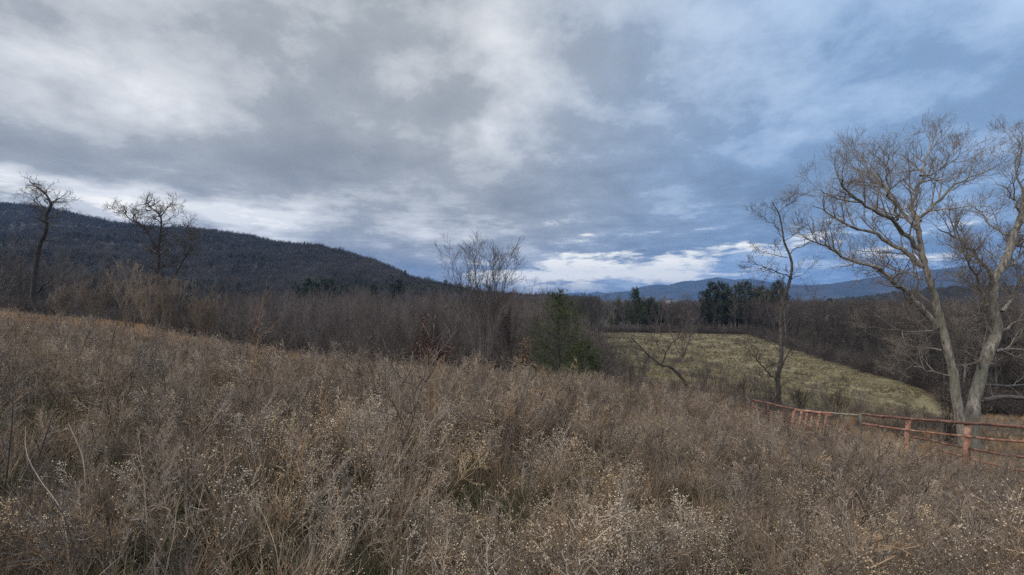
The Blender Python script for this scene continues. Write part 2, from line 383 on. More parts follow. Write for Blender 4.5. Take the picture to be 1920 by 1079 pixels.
# ---- the big twin trees and others, traced as limbs
oBig=dict(n=[11,6,4,2],t0=[.12,.15,.15],ang=.8,lift=.15,len=[1.5,.8,.44,.26],rl=[.028,.012,.0065,.0045],rmin=.0042,seg=[6,5,3,2],wig=.105,up=.05,k=[5,3,3,3])
traced_tree('bare_tree','large grey barked bare tree leaning left with wide fan crown behind the rusty fence',0,17.0,[
 ([(1754,615),(1732,581),(1706,552),(1676,526),(1647,505),(1594,487),(1560,467),(1527,457),(1490,440),(1468,428)],.17,-1.5),
 ([(1729,500),(1700,477),(1667,457),(1634,437),(1594,424),(1554,400),(1513,380),(1487,367)],.15,1.2),
 ([(1724,467),(1700,444),(1680,417),(1647,400),(1614,380),(1580,347),(1547,327),(1513,300)],.14,-1.8),
 ([(1682,413),(1677,387),(1667,367),(1664,333),(1674,300),(1690,267),(1680,238)],.085,-1.5),
 ([(1718,430),(1690,400),(1664,353),(1627,333),(1587,300),(1567,280)],.10,2.2),
 ([(1720,417),(1712,387),(1717,360),(1727,333),(1730,307),(1740,277),(1764,247),(1787,220)],.13,.5),
 ([(1725,415),(1747,390),(1774,363),(1810,337),(1847,320),(1880,303)],.10,-1.2),
 ([(1726,330),(1747,327),(1780,307),(1814,283),(1847,267)],.06,1.6),
 ([(1730,524),(1697,510),(1654,497),(1614,480),(1554,454)],.06,1.8),
 ([(1667,367),(1640,335),(1612,290),(1600,262)],.05,1.2),
 ([(1614,380),(1570,372),(1535,358),(1505,345)],.05,-1),
 ([(1594,424),(1560,430),(1530,425)],.04,.8),
 ([(1750,620),(1710,622),(1669,619),(1636,607)],.045,-1.0),
 ([(1765,657),(1735,650),(1702,639)],.05,1.0),
 ([(1780,705),(1743,694),(1716,688),(1695,674),(1640,659)],.045,-1.4),
 ([(1748,545),(1752,525),(1760,508),(1787,484)],.035,-.8),
 ],[(1813,852),(1803,800),(1795,755),(1787,700),(1775,650),(1762,600),(1752,555),(1742,527),(1732,490),(1725,454),(1720,417)],oBig,M['bark_pale'],M['twig_pale'],rt=(.17,.075))
traced_tree('bare_tree','large grey barked bare tree leaning right out of the frame beside its twin trunk',0,18.2,[
 ([(1861,527),(1844,494),(1814,464),(1787,444),(1757,430),(1730,430)],.12,-1.2),
 ([(1870,515),(1897,494),(1920,474),(1975,440),(2020,420)],.13,1.2),
 ([(1880,585),(1899,556),(1920,511),(1950,470)],.12,1.8),
 ([(1876,622),(1920,600),(1975,585)],.11,-1.2),
 ([(1866,659),(1920,654),(1980,650)],.10,1),
 ([(1856,622),(1843,585),(1843,548),(1825,507),(1817,490),(1800,474),(1780,460)],.12,-2),
 ([(1892,440),(1864,427),(1847,407),(1827,383),(1807,360)],.07,1.4),
 ([(1914,400),(1897,370),(1880,350),(1847,340)],.06,-1.4),
 ([(1838,690),(1832,674),(1795,648),(1788,611),(1786,574)],.08,-1.8),
 ([(1850,600),(1836,574),(1806,552),(1769,526)],.07,1.6),
 ([(1887,484),(1915,450),(1960,400),(1990,330)],.10,.6),
 ([(1920,367),(1905,320),(1912,270),(1918,245)],.06,.4),
 ],[(1822,815),(1823,785),(1827,755),(1836,715),(1851,667),(1869,622),(1863,582),(1862,545),(1867,520),(1887,484),(1900,440),(1914,407),(1922,367),(1935,300),(1950,250)],dict(oBig,n=[12,6,5,3]),M['bark_pale'],M['twig_pale'],rt=(.225,.07))
oSl=dict(oBig,n=[16,8,4],len=[1.15,.5,.25],rl=[.02,.01,.007],seg=[6,4,3],k=[4,3,3],wig=.22,rmin=.005)
traced_tree('bare_tree','tall slender dark tree with a curved top standing left of the twin grey trees',0,22.0,[
 ([(1480,520),(1457,510),(1430,500),(1403,490)],.04,-.9),([(1477,483),(1447,477),(1423,473)],.03,1),
 ([(1465,433),(1440,415),(1425,398)],.03,.6),([(1470,453),(1490,440),(1500,428)],.025,-.6),
 ([(1460,400),(1475,385),(1480,370)],.025,.4),
 ([(1459,715),(1447,707),(1424,681),(1410,663),(1380,641)],.06,-1),([(1463,700),(1476,663),(1487,637),(1506,630)],.05,1),
 ([(1464,662),(1448,645),(1432,630)],.035,.6),([(1468,576),(1452,558),(1436,541)],.03,-.6),([(1480,530),(1500,515),(1520,512)],.025,-.6),
 ],[(1461,765),(1460,735),(1458,707),(1465,667),(1464,611),(1467,574),(1480,530),(1485,500),(1480,477),(1470,453),(1467,433),(1460,400),(1447,380)],oSl,M['bark_dark2'],M['twig_dark'],rt=(.115,.022))
traced_tree('bare_tree','crooked dark low tree leaning left at the near edge of the pasture',0,20.5,[
 ([(1241,682),(1248,662),(1269,636),(1282,605),(1297,584)],.05,-1),([(1243,665),(1230,641),(1225,610)],.035,.8),
 ([(1269,636),(1290,628),(1305,612)],.025,.8),([(1217,667),(1207,690),(1190,700)],.02,.5),([(1256,688),(1275,668),(1290,655)],.03,-.7)],
 [(1296,765),(1295,745),(1282,714),(1256,688),(1240,685),(1217,667),(1199,649),(1183,633)],dict(oSl,n=[13,6,3],len=[1.0,.45,.22]),M['bark_dark'],M['twig_grey'],rt=(.09,.022))
oL=dict(oBig,n=[8,5,3],ang=.95,len=[1.5,.75,.38],rl=[.04,.02,.012],rmin=.009,seg=[6,4,3],k=[4,3,3],wig=.26,up=.03)
traced_tree('bare_tree','gnarled dark ivy covered bare tree at the far left edge of the wood',0,45.0,[
 ([(86,418),(76,411),(65,407)],.12,-2),([(88,400),(79,390),(71,382),(59,367),(43,360)],.13,2),
 ([(95,385),(107,373),(130,375)],.13,-2),([(90,420),(98,406),(107,397),(128,382)],.13,3),
 ([(72,548),(85,532),(98,525),(89,513)],.18,-3),([(86,364),(75,366),(60,362)],.07,1)],
 [(56,590),(60,570),(65,513),(74,462),(86,433),(86,406),(95,385),(86,364),(71,353),(56,341)],oL,M['bark_dark'],M['twig_dark'],rt=(.24,.04))
traced_tree('bare_tree','rounded dark bare tree with twisting limbs rising above the left shrubs',0,40.0,[
 ([(297,468),(279,439),(261,421),(243,412),(231,397),(214,400)],.16,-2),([(301,408),(314,388),(326,379)],.09,1.5),
 ([(300,545),(320,528),(341,489),(359,462),(353,433),(353,412)],.16,2),([(345,480),(347,459),(362,447),(380,446)],.07,-1),
 ([(298,480),(320,462),(340,450)],.09,-1.5),([(261,421),(250,400),(240,385)],.06,1),([(301,420),(318,410),(330,402)],.06,1),
 ([(279,439),(262,437),(245,430)],.05,-1),([(298,520),(275,510),(255,500)],.07,1.5)],
 [(297,612),(297,590),(297,557),(297,513),(298,486),(297,468),(301,439),(301,406),(285,391),(273,379)],dict(oL,n=[12,6,4]),M['bark_dark'],M['twig_dark'],rt=(.15,.035))

def stem_tree(name,label,px,Y,H,nst,spread,o,mb,mt,r0,group=None,rz=0,cat='tree',round_=False):
    x=gx(px,Y); b=np.array([x,Y,g1(x,Y)]); root=thing(name,b,label,cat,group)
    a=Acc(); tw=Acc()
    for s in range(nst):
        az=2*PI*s/nst+random.random(); ang=spread*(.3+.9*random.random()) if s else .05
        d=np.array([math.sin(ang)*math.cos(az),math.sin(ang)*math.sin(az),math.cos(ang)])
        L=H*(.75+.3*random.random()) if s else H
        if round_: L=H*(.9+.1*random.random())
        P=path([d[0]*.1,d[1]*.1,-.1],d,L,12,.05,.02); R=r0*np.linspace(1,.12,13)
        a.tube(P,R,6); grow(lambda l:tw,P[3:],R[3:],0,o)
    link('trunk',a.mesh('trunk',[mb],True),root); link('crown',tw.mesh('crown',[mt]),root)
    return root
oV=dict(n=[17,7,4],t0=[.1,.15],ang=.5,lift=.35,len=[1.9,.8,.4],rl=[.02,.012,.009],rmin=.006,seg=[6,4,3],wig=.09,up=.1,k=[4,3,3])
stem_tree('bare_tree','vase shaped many stemmed bare tree rising above the sapling thicket near the middle',908,28,8.5,20,.32,dict(oV,n=[10,5,3],t0=[.25,.15],ang=.52,lift=.08,len=[1.6,.75,.38],rl=[.012,.0085,.0065],rmin=.006,wig=.05,up=.015),M['bark_grey'],M['twig_dark'],.030,round_=True)
stem_tree('bare_tree','low bushy bare tree just right of the vase shaped tree',958,30,4.6,7,.5,dict(oV,len=[1.1,.5,.3]),M['bark_grey'],M['twig_grey'],.04)
oB=dict(oV,n=[9,5,3],len=[1.3,.6,.3],wig=.14)
stem_tree('bare_tree','pale forked bare tree standing in the pasture left of the pines',1279,62,6.5,5,.45,dict(oB,rmin=.012,rl=[.04,.02,.015]),M['bark_grey'],M['twig_grey'],.11)
EXTRA=[(1165,30,2.2),(1185,24,1.6),(1205,33,1.8),(1172,42,2.4),(1320,27,1.6),(1390,22,1.4),(1420,25,1.6),(1440,21,1.3),(1140,36,2.6),(1500,21,1.2),(1570,21.5,1.3),(1215,46,2.0),(1160,60,2.6),(1195,55,2.0)]
for px,Y,H,l in [(1345,24,1.9,'thin leafless shrub on the pasture edge between the crooked and slender trees'),(1310,22,1.8,'tangled grey shrub beside the crooked dark tree'),(1362,26,2.6,'upright twiggy shrub left of the slender tree'),(1535,21,1.8,'small bare upright sapling behind the left end of the rusty gate'),(1612,23,1.3,'tiny bare sapling on the pasture behind the fence gap'),(1150,24,2.0,'dull bare bush right of the small pine')]:
    stem_tree('bare_shrub',l,px,Y,H,9,.3,dict(oB,n=[6,3],len=[.6,.25],rl=[.008,.006],rmin=.0045,seg=[4,3],k=[3,3]),M['bark_grey'],M['twig_grey'],.014,cat='shrub')
for px,Y,H in EXTRA:
    stem_tree('bare_shrub','thin grey brush bush on the ragged left or near edge of the pasture',px,Y,H,10,.42,dict(oB,n=[7,4],len=[.7,.3],rl=[.009,.007],rmin=.005,seg=[4,3],k=[3,3]),M['bark_grey'],M['wood_brush'],.015,cat='shrub',group='brush bushes along the left and near edges of the pasture')
LS=['tan leafless shrub at the left end of the shrub row','tall tan shrub left of the rounded dark tree','dense tan shrub in front of the rounded dark tree','tan shrub leaning right of the rounded dark tree','short tan shrub between the gnarled tree and the shrub row','brownish shrub right of the rounded dark tree at the meadow edge','tan sucker shrub directly under the rounded dark tree']
for (px,Y,H),l in zip([(185,31,3.4),(243,30,4.6),(290,29,3.9),(345,30,4.0),(120,36,2.6),(385,27,3.0),(315,33,4.4)],LS):
    stem_tree('bare_shrub',l,px,Y,H,11,.38,dict(oB,n=[9,5,3],len=[1.2,.55,.25],rl=[.016,.010,.008],rmin=.006),M['tan_twig'],M['tan_twig'],.03,cat='shrub')

# ------------------------------------------------------------------ small pine, red shrub
def pine_mesh(H,W,nb,tuft,blade,bw,trunk_r,bare=0.0,shape=1.0,per=7):
    tr=Acc(); nd=Acc()
    P=path([0,0,-.1],[0,0,1],H,10,.02,.05); tr.tube(P,trunk_r*np.linspace(1,.1,11),7)
    C=[];D=[]
    for i in range(nb):
        t=bare+(1-bare)*(i+random.random())/nb
        f=t*10; k=min(int(f),9); p=P[k]+(P[k+1]-P[k])*(f-k)
        L=W*(1-((t-bare)/(1-bare)))**shape*(.55+.6*random.random())+.12*W
        az=random.random()*2*PI; el=.15+.6*t+random.uniform(-.15,.2)
        d=np.array([math.cos(az)*math.cos(el),math.sin(az)*math.cos(el),math.sin(el)])
        Q=path(p,d,L,6,.08,.05); tr.tube(Q,np.maximum(trunk_r*.2*np.linspace(1,.2,7),.004),3)
        nt_=max(4,int(tuft*L/W))
        for j in range(nt_):
            s=.3+.7*random.random(); ff=s*6; kk=min(int(ff),5)
            q=Q[kk]+(Q[kk+1]-Q[kk])*(ff-kk)+rng.normal(size=3)*L*.10
            dd=nrm(Q[kk+1]-Q[kk]+np.array([0,0,.35]))
            for _ in range(per):
                C.append(q); D.append(nrm(dd+rng.normal(size=3)*.55)*blade*(.7+.6*random.random()))
    nd.blades(C,D,np.full(len(C),bw))
    return tr,nd
tr,nd=pine_mesh(4.85,2.75,150,38,.16,.012,.06,0.02,.8,8)
Y=24; x=gx(1048,Y); root=thing('pine_tree',(x,Y,g1(x,Y)),'small bushy green pine growing alone at the meadow edge','tree')
link('trunk',tr.mesh('trunk',[M['bark_dark']]),root); link('crown',nd.mesh('crown',[M['needle']]),root)
tr,nd=pine_mesh(2.2,1.5,60,30,.14,.012,.04,0.0,.5,9)
x=gx(1095,23.4); root=thing('pine_tree',(x,23.4,g1(x,23.4)),'low spreading green pine at the right foot of the small bushy pine','tree')
link('trunk',tr.mesh('trunk',[M['bark_dark']]),root); link('crown',nd.mesh('crown',[M['needle']]),root)

def leafy(name,label,px,Y,H,blobs,nl,mat,lw):
    x=gx(px,Y); b=np.array([x,Y,g1(x,Y)]); root=thing(name,b,label,'shrub')
    a=Acc(); tw=Acc(); lf=Acc(); C=[]
    for (cx,cz,rx,rz,n) in blobs:
        for i in range(n):
            v=rng.normal(size=3); v/=np.linalg.norm(v); v*=random.random()**.4
            tip=np.array([cx+v[0]*rx,v[1]*rx,cz+v[2]*rz]); st=np.array([rng.normal()*.05,rng.normal()*.05,-.1])
            P=smooth_path([st,st*.3+tip*.45+np.array([0,0,.15]),tip],4); P[1:]+=rng.normal(size=(len(P)-1,3))*.03
            a.tube(P,.012*np.linspace(1,.35,len(P)),3)
            for k in range(nl):
                C.append(P[random.randint(len(P)//2,len(P)-1)]+rng.normal(size=3)*.11)
    lf.leaves(C,rng.uniform(lw*.7,lw*1.4,len(C)),rng.uniform(lw*.4,lw*.7,len(C)))
    link('stems',a.mesh('stems',[M['bark_dark']]),root); link('foliage',lf.mesh('foliage',[mat]),root)
leafy('leafy_shrub','dark red leaved shrub with a thin upper tuft left of the vase shaped tree',806,22.5,2.4,[(0,1.65,.9,.5,50),(-.3,2.35,.2,.3,6),(-.35,2.95,.38,.26,12),(.75,1.4,.5,.4,18)],26,M['leaf_red'],.11)
leafy('leafy_shrub','orange brown leaved shrub tucked against the left side of the small pine',985,22.6,1.6,[(0,2.1,.36,.32,12),(-.1,1.2,.4,.5,16)],22,M['leaf_orange'],.10)
leafy('leafy_shrub','small dull brown red shrub low in front of the orange shrub',945,20.5,1.0,[(0,.7,.3,.25,10)],9,M['leaf_red'],.06)

# ------------------------------------------------------------------ wood variants
def bare_variant(H,spread,nb,rt,rm,lean=.03,clear=.3,mats=None,wig=.1,ks=(5,3,3)):
    a=Acc(); d=nrm(np.array([rng.normal()*lean,rng.normal()*lean,1]))
    P=path([0,0,-.3],d,H+.3,9,.04,.03); R=rt*np.linspace(1,.1,10)
    a.tube(P,R,ks[0],0)
    o=dict(n=[nb,6,3],t0=[clear,.2],ang=.75*spread,lift=.35,len=[H*.33,H*.15,H*.075],rl=[rt*.35,max(rm*1.5,rt*.14),rm],rmin=rm,seg=[5,3,2],wig=wig,up=.08,k=[ks[1],3,3],m=[0,1,1])
    grow(lambda l:a,P,R,0,o)
    return a
def sap_variant(H,rt,rm,nb,mats):
    a=Acc(); P=path([0,0,-.2],nrm(np.array([rng.normal()*.12,rng.normal()*.12,1])),H,8,.07,.04); R=rt*np.linspace(1,.2,9)
    a.tube(P,R,4,0)
    grow(lambda l:a,P,R,0,dict(n=[nb,5],t0=[.15,.2],ang=.75,lift=.3,len=[H*.25,H*.11],rl=[rt*.4,rm],rmin=rm,seg=[4,3],wig=.08,up=.15,k=[3,3],m=[1,1]))
    return a
def crown_variant(H,W,n,rm,mats):
    a=Acc(); P=path([0,0,-.3],[0,0,1],H*.6,5,.05,.03); a.tube(P,.2*np.linspace(1,.5,6),4,0)
    for i in range(n):
        v=rng.normal(size=3); v/=np.linalg.norm(v); v[2]=abs(v[2])*1.1-.25
        st=P[random.randint(2,5)]; tip=np.array([0,0,H*.62])+v*np.array([W,W,H*.38])*random.uniform(.75,1.05)
        Q=smooth_path([st,(st+tip)/2+rng.normal(size=3)*.4+[0,0,-.2],tip],3); R=rm*2.4*np.linspace(1,.4,len(Q)); a.tube(Q,R,3,0)
        grow(lambda l:a,Q,R,0,dict(n=[7,3],t0=[.35,.2],ang=.7,lift=.1,len=[H*.15,H*.08],rl=[rm*1.2,rm],rmin=rm,seg=[3,2],wig=.15,up=.03,k=[3,3]))
    return a.mesh('bare_tree',mats)
M['wood_pale']=ramp_mat('wood_pale',[(.3,(.08,.08,.083)),(.7,(.15,.145,.145))],.05,4,rand=.2)
HILLV=[crown_variant(9.5+k%3,3.4+.4*(k%2),20,.024,[M['wood_far'] if k<4 else M['wood_pale']]) for k in range(5)]
TREEV=[bare_variant(10+i%3,1,16,.16,.013,clear=.25).mesh('bare_tree',[M['bark_grey'],M['twig_grey']]) for i in range(6)]
SAPV=[sap_variant(6.3+.35*i,.030,.008,26,None).mesh('sapling',[M['bark_grey'],M['twig_grey']]) for i in range(6)]
FARV=[bare_variant(11,1.05,13,.22,.028,clear=.2,ks=(4,3,3)).mesh('bare_tree',[M['wood_far'],M['wood_far']]) for i in range(5)]
DARKV=[bare_variant(9.5,1.1,18,.14,.014,clear=.12,wig=.16).mesh('bare_tree',[M['bark_dark'],M['twig_dark']]) for i in range(6)]
def mh(L): return float(np.mean([max(v.co.z for v in m_.vertices) for m_ in L]))
HS=(7/mh(SAPV),10/mh(TREEV+DARKV),11/mh(FARV)); print('HS',HS)
def brush_variant(H,n):
    a=Acc()
    for i in range(n):
        az=random.random()*2*PI; ang=random.random()*.9
        d=np.array([math.sin(ang)*math.cos(az),math.sin(ang)*math.sin(az),math.cos(ang)])
        P=path([d[0]*.3,d[1]*.3,-.1],d,H*(.5+.6*random.random()),5,.18,.02); R=.012*np.linspace(1,.5,6)
        a.tube(P,R,3); grow(lambda l:a,P,R,0,dict(n=[6,2],t0=[.2],ang=.8,lift=.1,len=[H*.35,H*.15],rl=[.009,.008],rmin=.007,seg=[3,2],wig=.2,up=.02,k=[3,3]))
    return a
BRV=[brush_variant(2.4,16).mesh('brush',[M['wood_brush']]) for i in range(4)]
def farpine(H,W,bare):
    tr,nd=pine_mesh(H,W,75,15,.75,.12,.2,bare,.45,5)
    return tr,nd
PINV=[]
for H,W,b in [(14,3.6,.25),(12,3.9,.15),(15,3.2,.35),(9,3.0,.05)]:
    tr,nd=farpine(H,W,b); PINV.append((tr.mesh('trunk',[M['bark_dark']]),nd.mesh('crown',[M['needle_far']])))

def place(name,me,x,y,sc,label,cat,group,dz=0):
    o=bpy.data.objects.new(name,me); o.location=(x,y,g1(x,y)+dz); o.rotation_euler=(0,0,random.random()*6.28); o.scale=(sc,sc,sc*random.uniform(.92,1.08))
    COL.objects.link(o); return tag(o,label,cat,group)
def place_pine(v,px,Y,sc,label,group=None,z=None):
    x=gx(px,Y); e=thing('pine_tree',(x,Y,g1(x,Y) if z is None else z),label,'tree',group,random.random()*6); e.scale=(sc,)*3
    link('trunk',PINV[v][0],e); link('crown',PINV[v][1],e); return e

# saplings in the thicket
pts=[]
while len(pts)<270:
    px=random.uniform(430,1115); Y=27+random.random()**1.3*30
    if px>1000 and Y<34: continue
    if px<520 and Y<32: continue
    if all((gx(px,Y)-a)**2+(Y-b)**2>.12 for a,b in pts) and not (730<px<1110 and Y<32): pts.append((gx(px,Y),Y))
for x,y in pts:
    top=EYE+(HY-556-max(0,x/y*F+HX-1000)*.55+random.uniform(-42,8))/F*y; h=min(7.4,max(1.6,top-g1(x,y)))
    place('sapling',random.choice(SAPV),x,y,h/7.0*HS[0],'thin upright bare sapling in the dense thicket beyond the weedy meadow','tree','saplings of the thicket')
# left wood individuals
for i in range(46):
    px=random.uniform(-60,460); Y=random.uniform(48,88); x=gx(px,Y)
    top=EYE+(HY-(470+px*.13)+random.uniform(-22,26))/F*Y; h=max(4,min(11,top-g1(x,Y)))
    place('bare_tree',random.choice(DARKV if random.random()<.5 else TREEV),x,Y,h/10*HS[1],'bare dark tree in the left wood below the hill','tree','trees of the left wood')
# right wood individuals along its edge
cnt=0
while cnt<120:
    e=random.random(); k=e*8; i=int(k); w=k-i
    bx=WOODR[i]*(1-w)+WOODR[i+1]*w
    off=random.random()**1.4*26; x=bx[0]+off*.75+random.uniform(-1,1); y=bx[1]+off*.66+random.uniform(-1,1)
    pxx=x/y*F+HX
    if pxx>2010: continue
    top=EYE+(HY-(556-.0*pxx)+random.uniform(-10,12))/F*y; h=max(4,min(12.5,top-g1(x,y)))
    place('bare_tree',random.choice(DARKV if random.random()<.7 else TREEV),x,y,h/10*HS[1],'bare tree at the edge of the dark right wood below the pasture','tree','trees of the right wood'); cnt+=1
# far treeline past the pasture
for i in range(95):
    px=random.uniform(1105,1500); Y=random.uniform(122,150); x=gx(px,Y)
    if inpoly(PASTP,x,Y): continue
    top=EYE+(HY-566+random.uniform(-10,14))/F*Y; h=max(5,min(12,top-g1(x,Y)))
    place('bare_tree',random.choice(TREEV),x,Y,h/10*HS[1],'bare tree in the line at the far end of the pasture','tree','trees at the far end of the pasture')
gp='pines of the dark clump at the far end of the pasture'
for px,Y,v,top in [(1322,128,1,548),(1338,126,0,533),(1352,130,1,534),(1366,127,1,542),(1383,131,1,536),(1404,126,0,532),(1418,132,1,545),(1430,128,2,541),(1441,131,3,548),(1455,127,0,531),(1468,131,2,545)]:
    h=EYE+(HY-top)/F*Y-g1(gx(px,Y),Y); H=[14,12,15,9][v]
    place_pine(v,px,Y,h/H,'dark green pine in the clump at the far end of the pasture',gp)
for px,Y,v,top,l in [(1193,126,1,545,'broad topped dark pine standing above the far treeline left of the pine clump'),(1160,130,3,566,'low dark pine left of the broad topped pine in the far treeline'),(1222,129,3,561,'small rounded dark pine right of the broad topped pine in the far treeline'),(1100,140,3,562,'dark pine at the left end of the far treeline behind the small pine'),
                 (1210,133,1,566,'short dark pine touching the broad topped pine in the far treeline'),(1240,131,3,572,'lowest dark pine in the far treeline beside the house')]:
    h=EYE+(HY-top)/F*Y-g1(gx(px,Y),Y); H=[14,12,15,9][v]
    place_pine(v,px,Y,max(.45,h/H),l)
for px,t,v,s in [(578,.02,3,1.0),(592,.03,1,.85),(606,.02,3,1.0),(620,.03,3,.85),(648,.04,1,.8),(735,.05,1,.8),(748,.06,3,1),(700,.1,1,.8),(640,.2,1,.9),(560,.16,1,.9)]:
    hx,hy,hz=hill_z(np.array([float(px)]),np.array([t])); 
    place_pine(v,px,165,{0:1,1:.95,3:1.1}[v]*s,'dark green pine on the lower slope of the wooded hill','pines on the lower hill slope',z=EYE+(HY-(528+t*60))/F*165-{0:14,1:12,3:9}[v]*s)
for px,s,v in [(905,.75,3),(918,.9,1),(926,.8,3),(760,.8,1),(835,.8,1)]:
    hx,hy,hz=hill_z(np.array([float(px)]),np.array([.95])); 
    place_pine(v,px,float(hy[0]),s,'dark pine on the low crest of the wooded hill','pines on the hill crest',z=float(hz[0]))

# ------------------------------------------------------------------ stuff by geometry nodes
def scatter(name,P,rot,scl,idx,meshes,label,cat):
    me=bpy.data.meshes.new(name); n=len(P)
    me.vertices.add(n); me.vertices.foreach_set('co',np.asarray(P,np.float32).ravel())
    a=me.attributes.new('rot','FLOAT_VECTOR','POINT'); a.data.foreach_set('vector',np.asarray(rot,np.float32).ravel())
    a=me.attributes.new('scl','FLOAT_VECTOR','POINT'); a.data.foreach_set('vector',np.asarray(scl,np.float32).ravel())
    a=me.attributes.new('idx','INT','POINT'); a.data.foreach_set('value',np.asarray(idx,np.int32))
    me.update()
    o=link(name,me); tag(o,label,cat,kind='stuff')
    c=bpy.data.collections.new('source_'+name)
    for k,m in enumerate(meshes):
        c.objects.link(bpy.data.objects.new('src_%02d_%s'%(k,name),m))
    g=bpy.data.node_groups.new('scatter_'+name,'GeometryNodeTree')
    g.interface.new_socket('Geometry',in_out='INPUT',socket_type='NodeSocketGeometry')
    g.interface.new_socket('Geometry',in_out='OUTPUT',socket_type='NodeSocketGeometry')
    N=g.nodes;L=g.links; gi=N.new('NodeGroupInput'); go=N.new('NodeGroupOutput')
    iop=N.new('GeometryNodeInstanceOnPoints'); ci=N.new('GeometryNodeCollectionInfo')
    ci.inputs['Collection'].default_value=c; ci.inputs['Separate Children'].default_value=True; ci.inputs['Reset Children'].default_value=True
    def na(nm,t):
        q=N.new('GeometryNodeInputNamedAttribute'); q.data_type=t; q.inputs[0].default_value=nm; return q.outputs[0]
    L.new(gi.outputs[0],iop.inputs['Points']); L.new(ci.outputs[0],iop.inputs['Instance']); iop.inputs['Pick Instance'].default_value=True
    L.new(na('idx','INT'),iop.inputs['Instance Index'])
    e2r=N.new('FunctionNodeEulerToRotation'); L.new(na('rot','FLOAT_VECTOR'),e2r.inputs[0]); L.new(e2r.outputs[0],iop.inputs['Rotation'])
    L.new(na('scl','FLOAT_VECTOR'),iop.inputs['Scale']); L.new(iop.outputs[0],go.inputs[0])
    md=o.modifiers.new('scatter','NODES'); md.node_group=g
    return o
def rz(n,tilt=0.05):
    r=rng.normal(size=(n,3))*tilt; r[:,2]=rng.uniform(0,2*PI,n); return r
def uni(s): return np.repeat(np.asarray(s)[:,None],3,1)

# hill forest
def evg():
    tr,nd=pine_mesh(9,2.4,50,11,.75,.11,.18,.05,.6,5); a=Acc(); a.addv(np.concatenate(tr.v)); a.q=list(tr.q); a.qm=list(tr.qm); nb_=a.n
    for v in nd.v: a.addv(v)
    for t in nd.t: a.tris(t+nb_,1)
    return a.mesh('pine_tree',[M['bark_dark'],M['needle_far']])
EVG=evg()
n=26000
px=rng.uniform(-350,1120,n); t=rng.random(n)**.75*1.12
x,Yh,z=hill_z(px,t); k=z>gz(x,Yh)-.5; x,Yh,z=x[k],Yh[k],z[k]; n=len(x)
pr=rng.uniform(-350,1120,3000); tr_=rng.uniform(.94,1.0,3000); xr,yr,zr=hill_z(pr,tr_); kr=zr>gz(xr,yr)-.5
ridge_n=int(kr.sum()); xr,yr,zr=xr[kr],yr[kr],zr[kr]
hs=rng.uniform(.5,.85,n); hi=np.where((vn(x,Yh,.012,5)+.25*vn(x,Yh,.06,6)>.78)&(rng.random(n)<.45),5,rng.choice([0,1,2,3,0,1,2,3,4],n))
scatter('hill_forest',np.concatenate([np.stack([x,Yh,z-.2],1),np.stack([xr,yr,zr-.2],1)]),rz(n+ridge_n),uni(np.concatenate([hs,rng.uniform(.4,.7,ridge_n)+.45*np.clip(vn(xr,yr,.05,3)-.45,0,1)])),np.concatenate([hi,rng.integers(6,11,ridge_n)]),HILLV+[EVG]+FARV,'leafless grey brown forest covering the long hill on the left','forest')
# valley wood between thicket and hill
n=5200; px=rng.uniform(-250,1125,n); Y=70+rng.random(n)**.8*190; x=gx(px,Y)
sc=np.where(px>430,.62,.8)*rng.uniform(.7,1.1,n)
topz=EYE+(HY-548+np.clip(px-430,-430,0)*-.06)/F*Y
k=(~inpoly(PASTP,x,Y)); x,Y,sc,px=x[k],Y[k],sc[k],px[k]; g=gz(x,Y)
h=np.clip(EYE+(HY-(559-np.clip(430-px,0,430)*.18))/F*Y-g,3.5,11); sc=h/11*HS[2]*rng.uniform(.75,1.12,len(x))
scatter('valley_wood',np.stack([x,Y,g],1),rz(len(x)),uni(sc),rng.integers(0,5,len(x)),FARV,'dense leafless wood filling the valley between the thicket and the hill','wood')
# fine saplings behind the counted ones
n=2600; px=rng.uniform(420,1125,n); Y=36+rng.random(n)*48; x=gx(px,Y); k=~inpoly(PASTP,x,Y); x,Y,px=x[k],Y[k],px[k]; g=gz(x,Y)
h=np.clip(EYE+(HY-(556+np.maximum(0,px-1000)*.5+rng.uniform(-8,40,len(x))))/F*Y-g,1.5,8)
scatter('thicket',np.stack([x,Y,g],1),rz(len(x)),uni(h/7*HS[0]),rng.integers(0,6,len(x)),SAPV,'dense mass of fine upright saplings behind the meadow','thicket')
# right wood behind its edge
P=[]
while len(P)<2300:
    xx=random.uniform(36,190); yy=random.uniform(28,230)
    if inpoly(WOODR,np.array(xx),np.array(yy)) or (yy>118 and xx/yy>.12): P.append((xx,yy))
P=np.array(P); g=gz(P[:,0],P[:,1]); hh=np.clip(EYE+(HY-562)/F*P[:,1]-g+rng.uniform(-1,1.2,len(P)),4,13)
scatter('right_wood',np.stack([P[:,0],P[:,1],g],1),rz(len(P)),uni(hh/10*HS[1]),rng.integers(0,6,len(P)),DARKV,'dark leafless wood rising right of the pasture','wood')
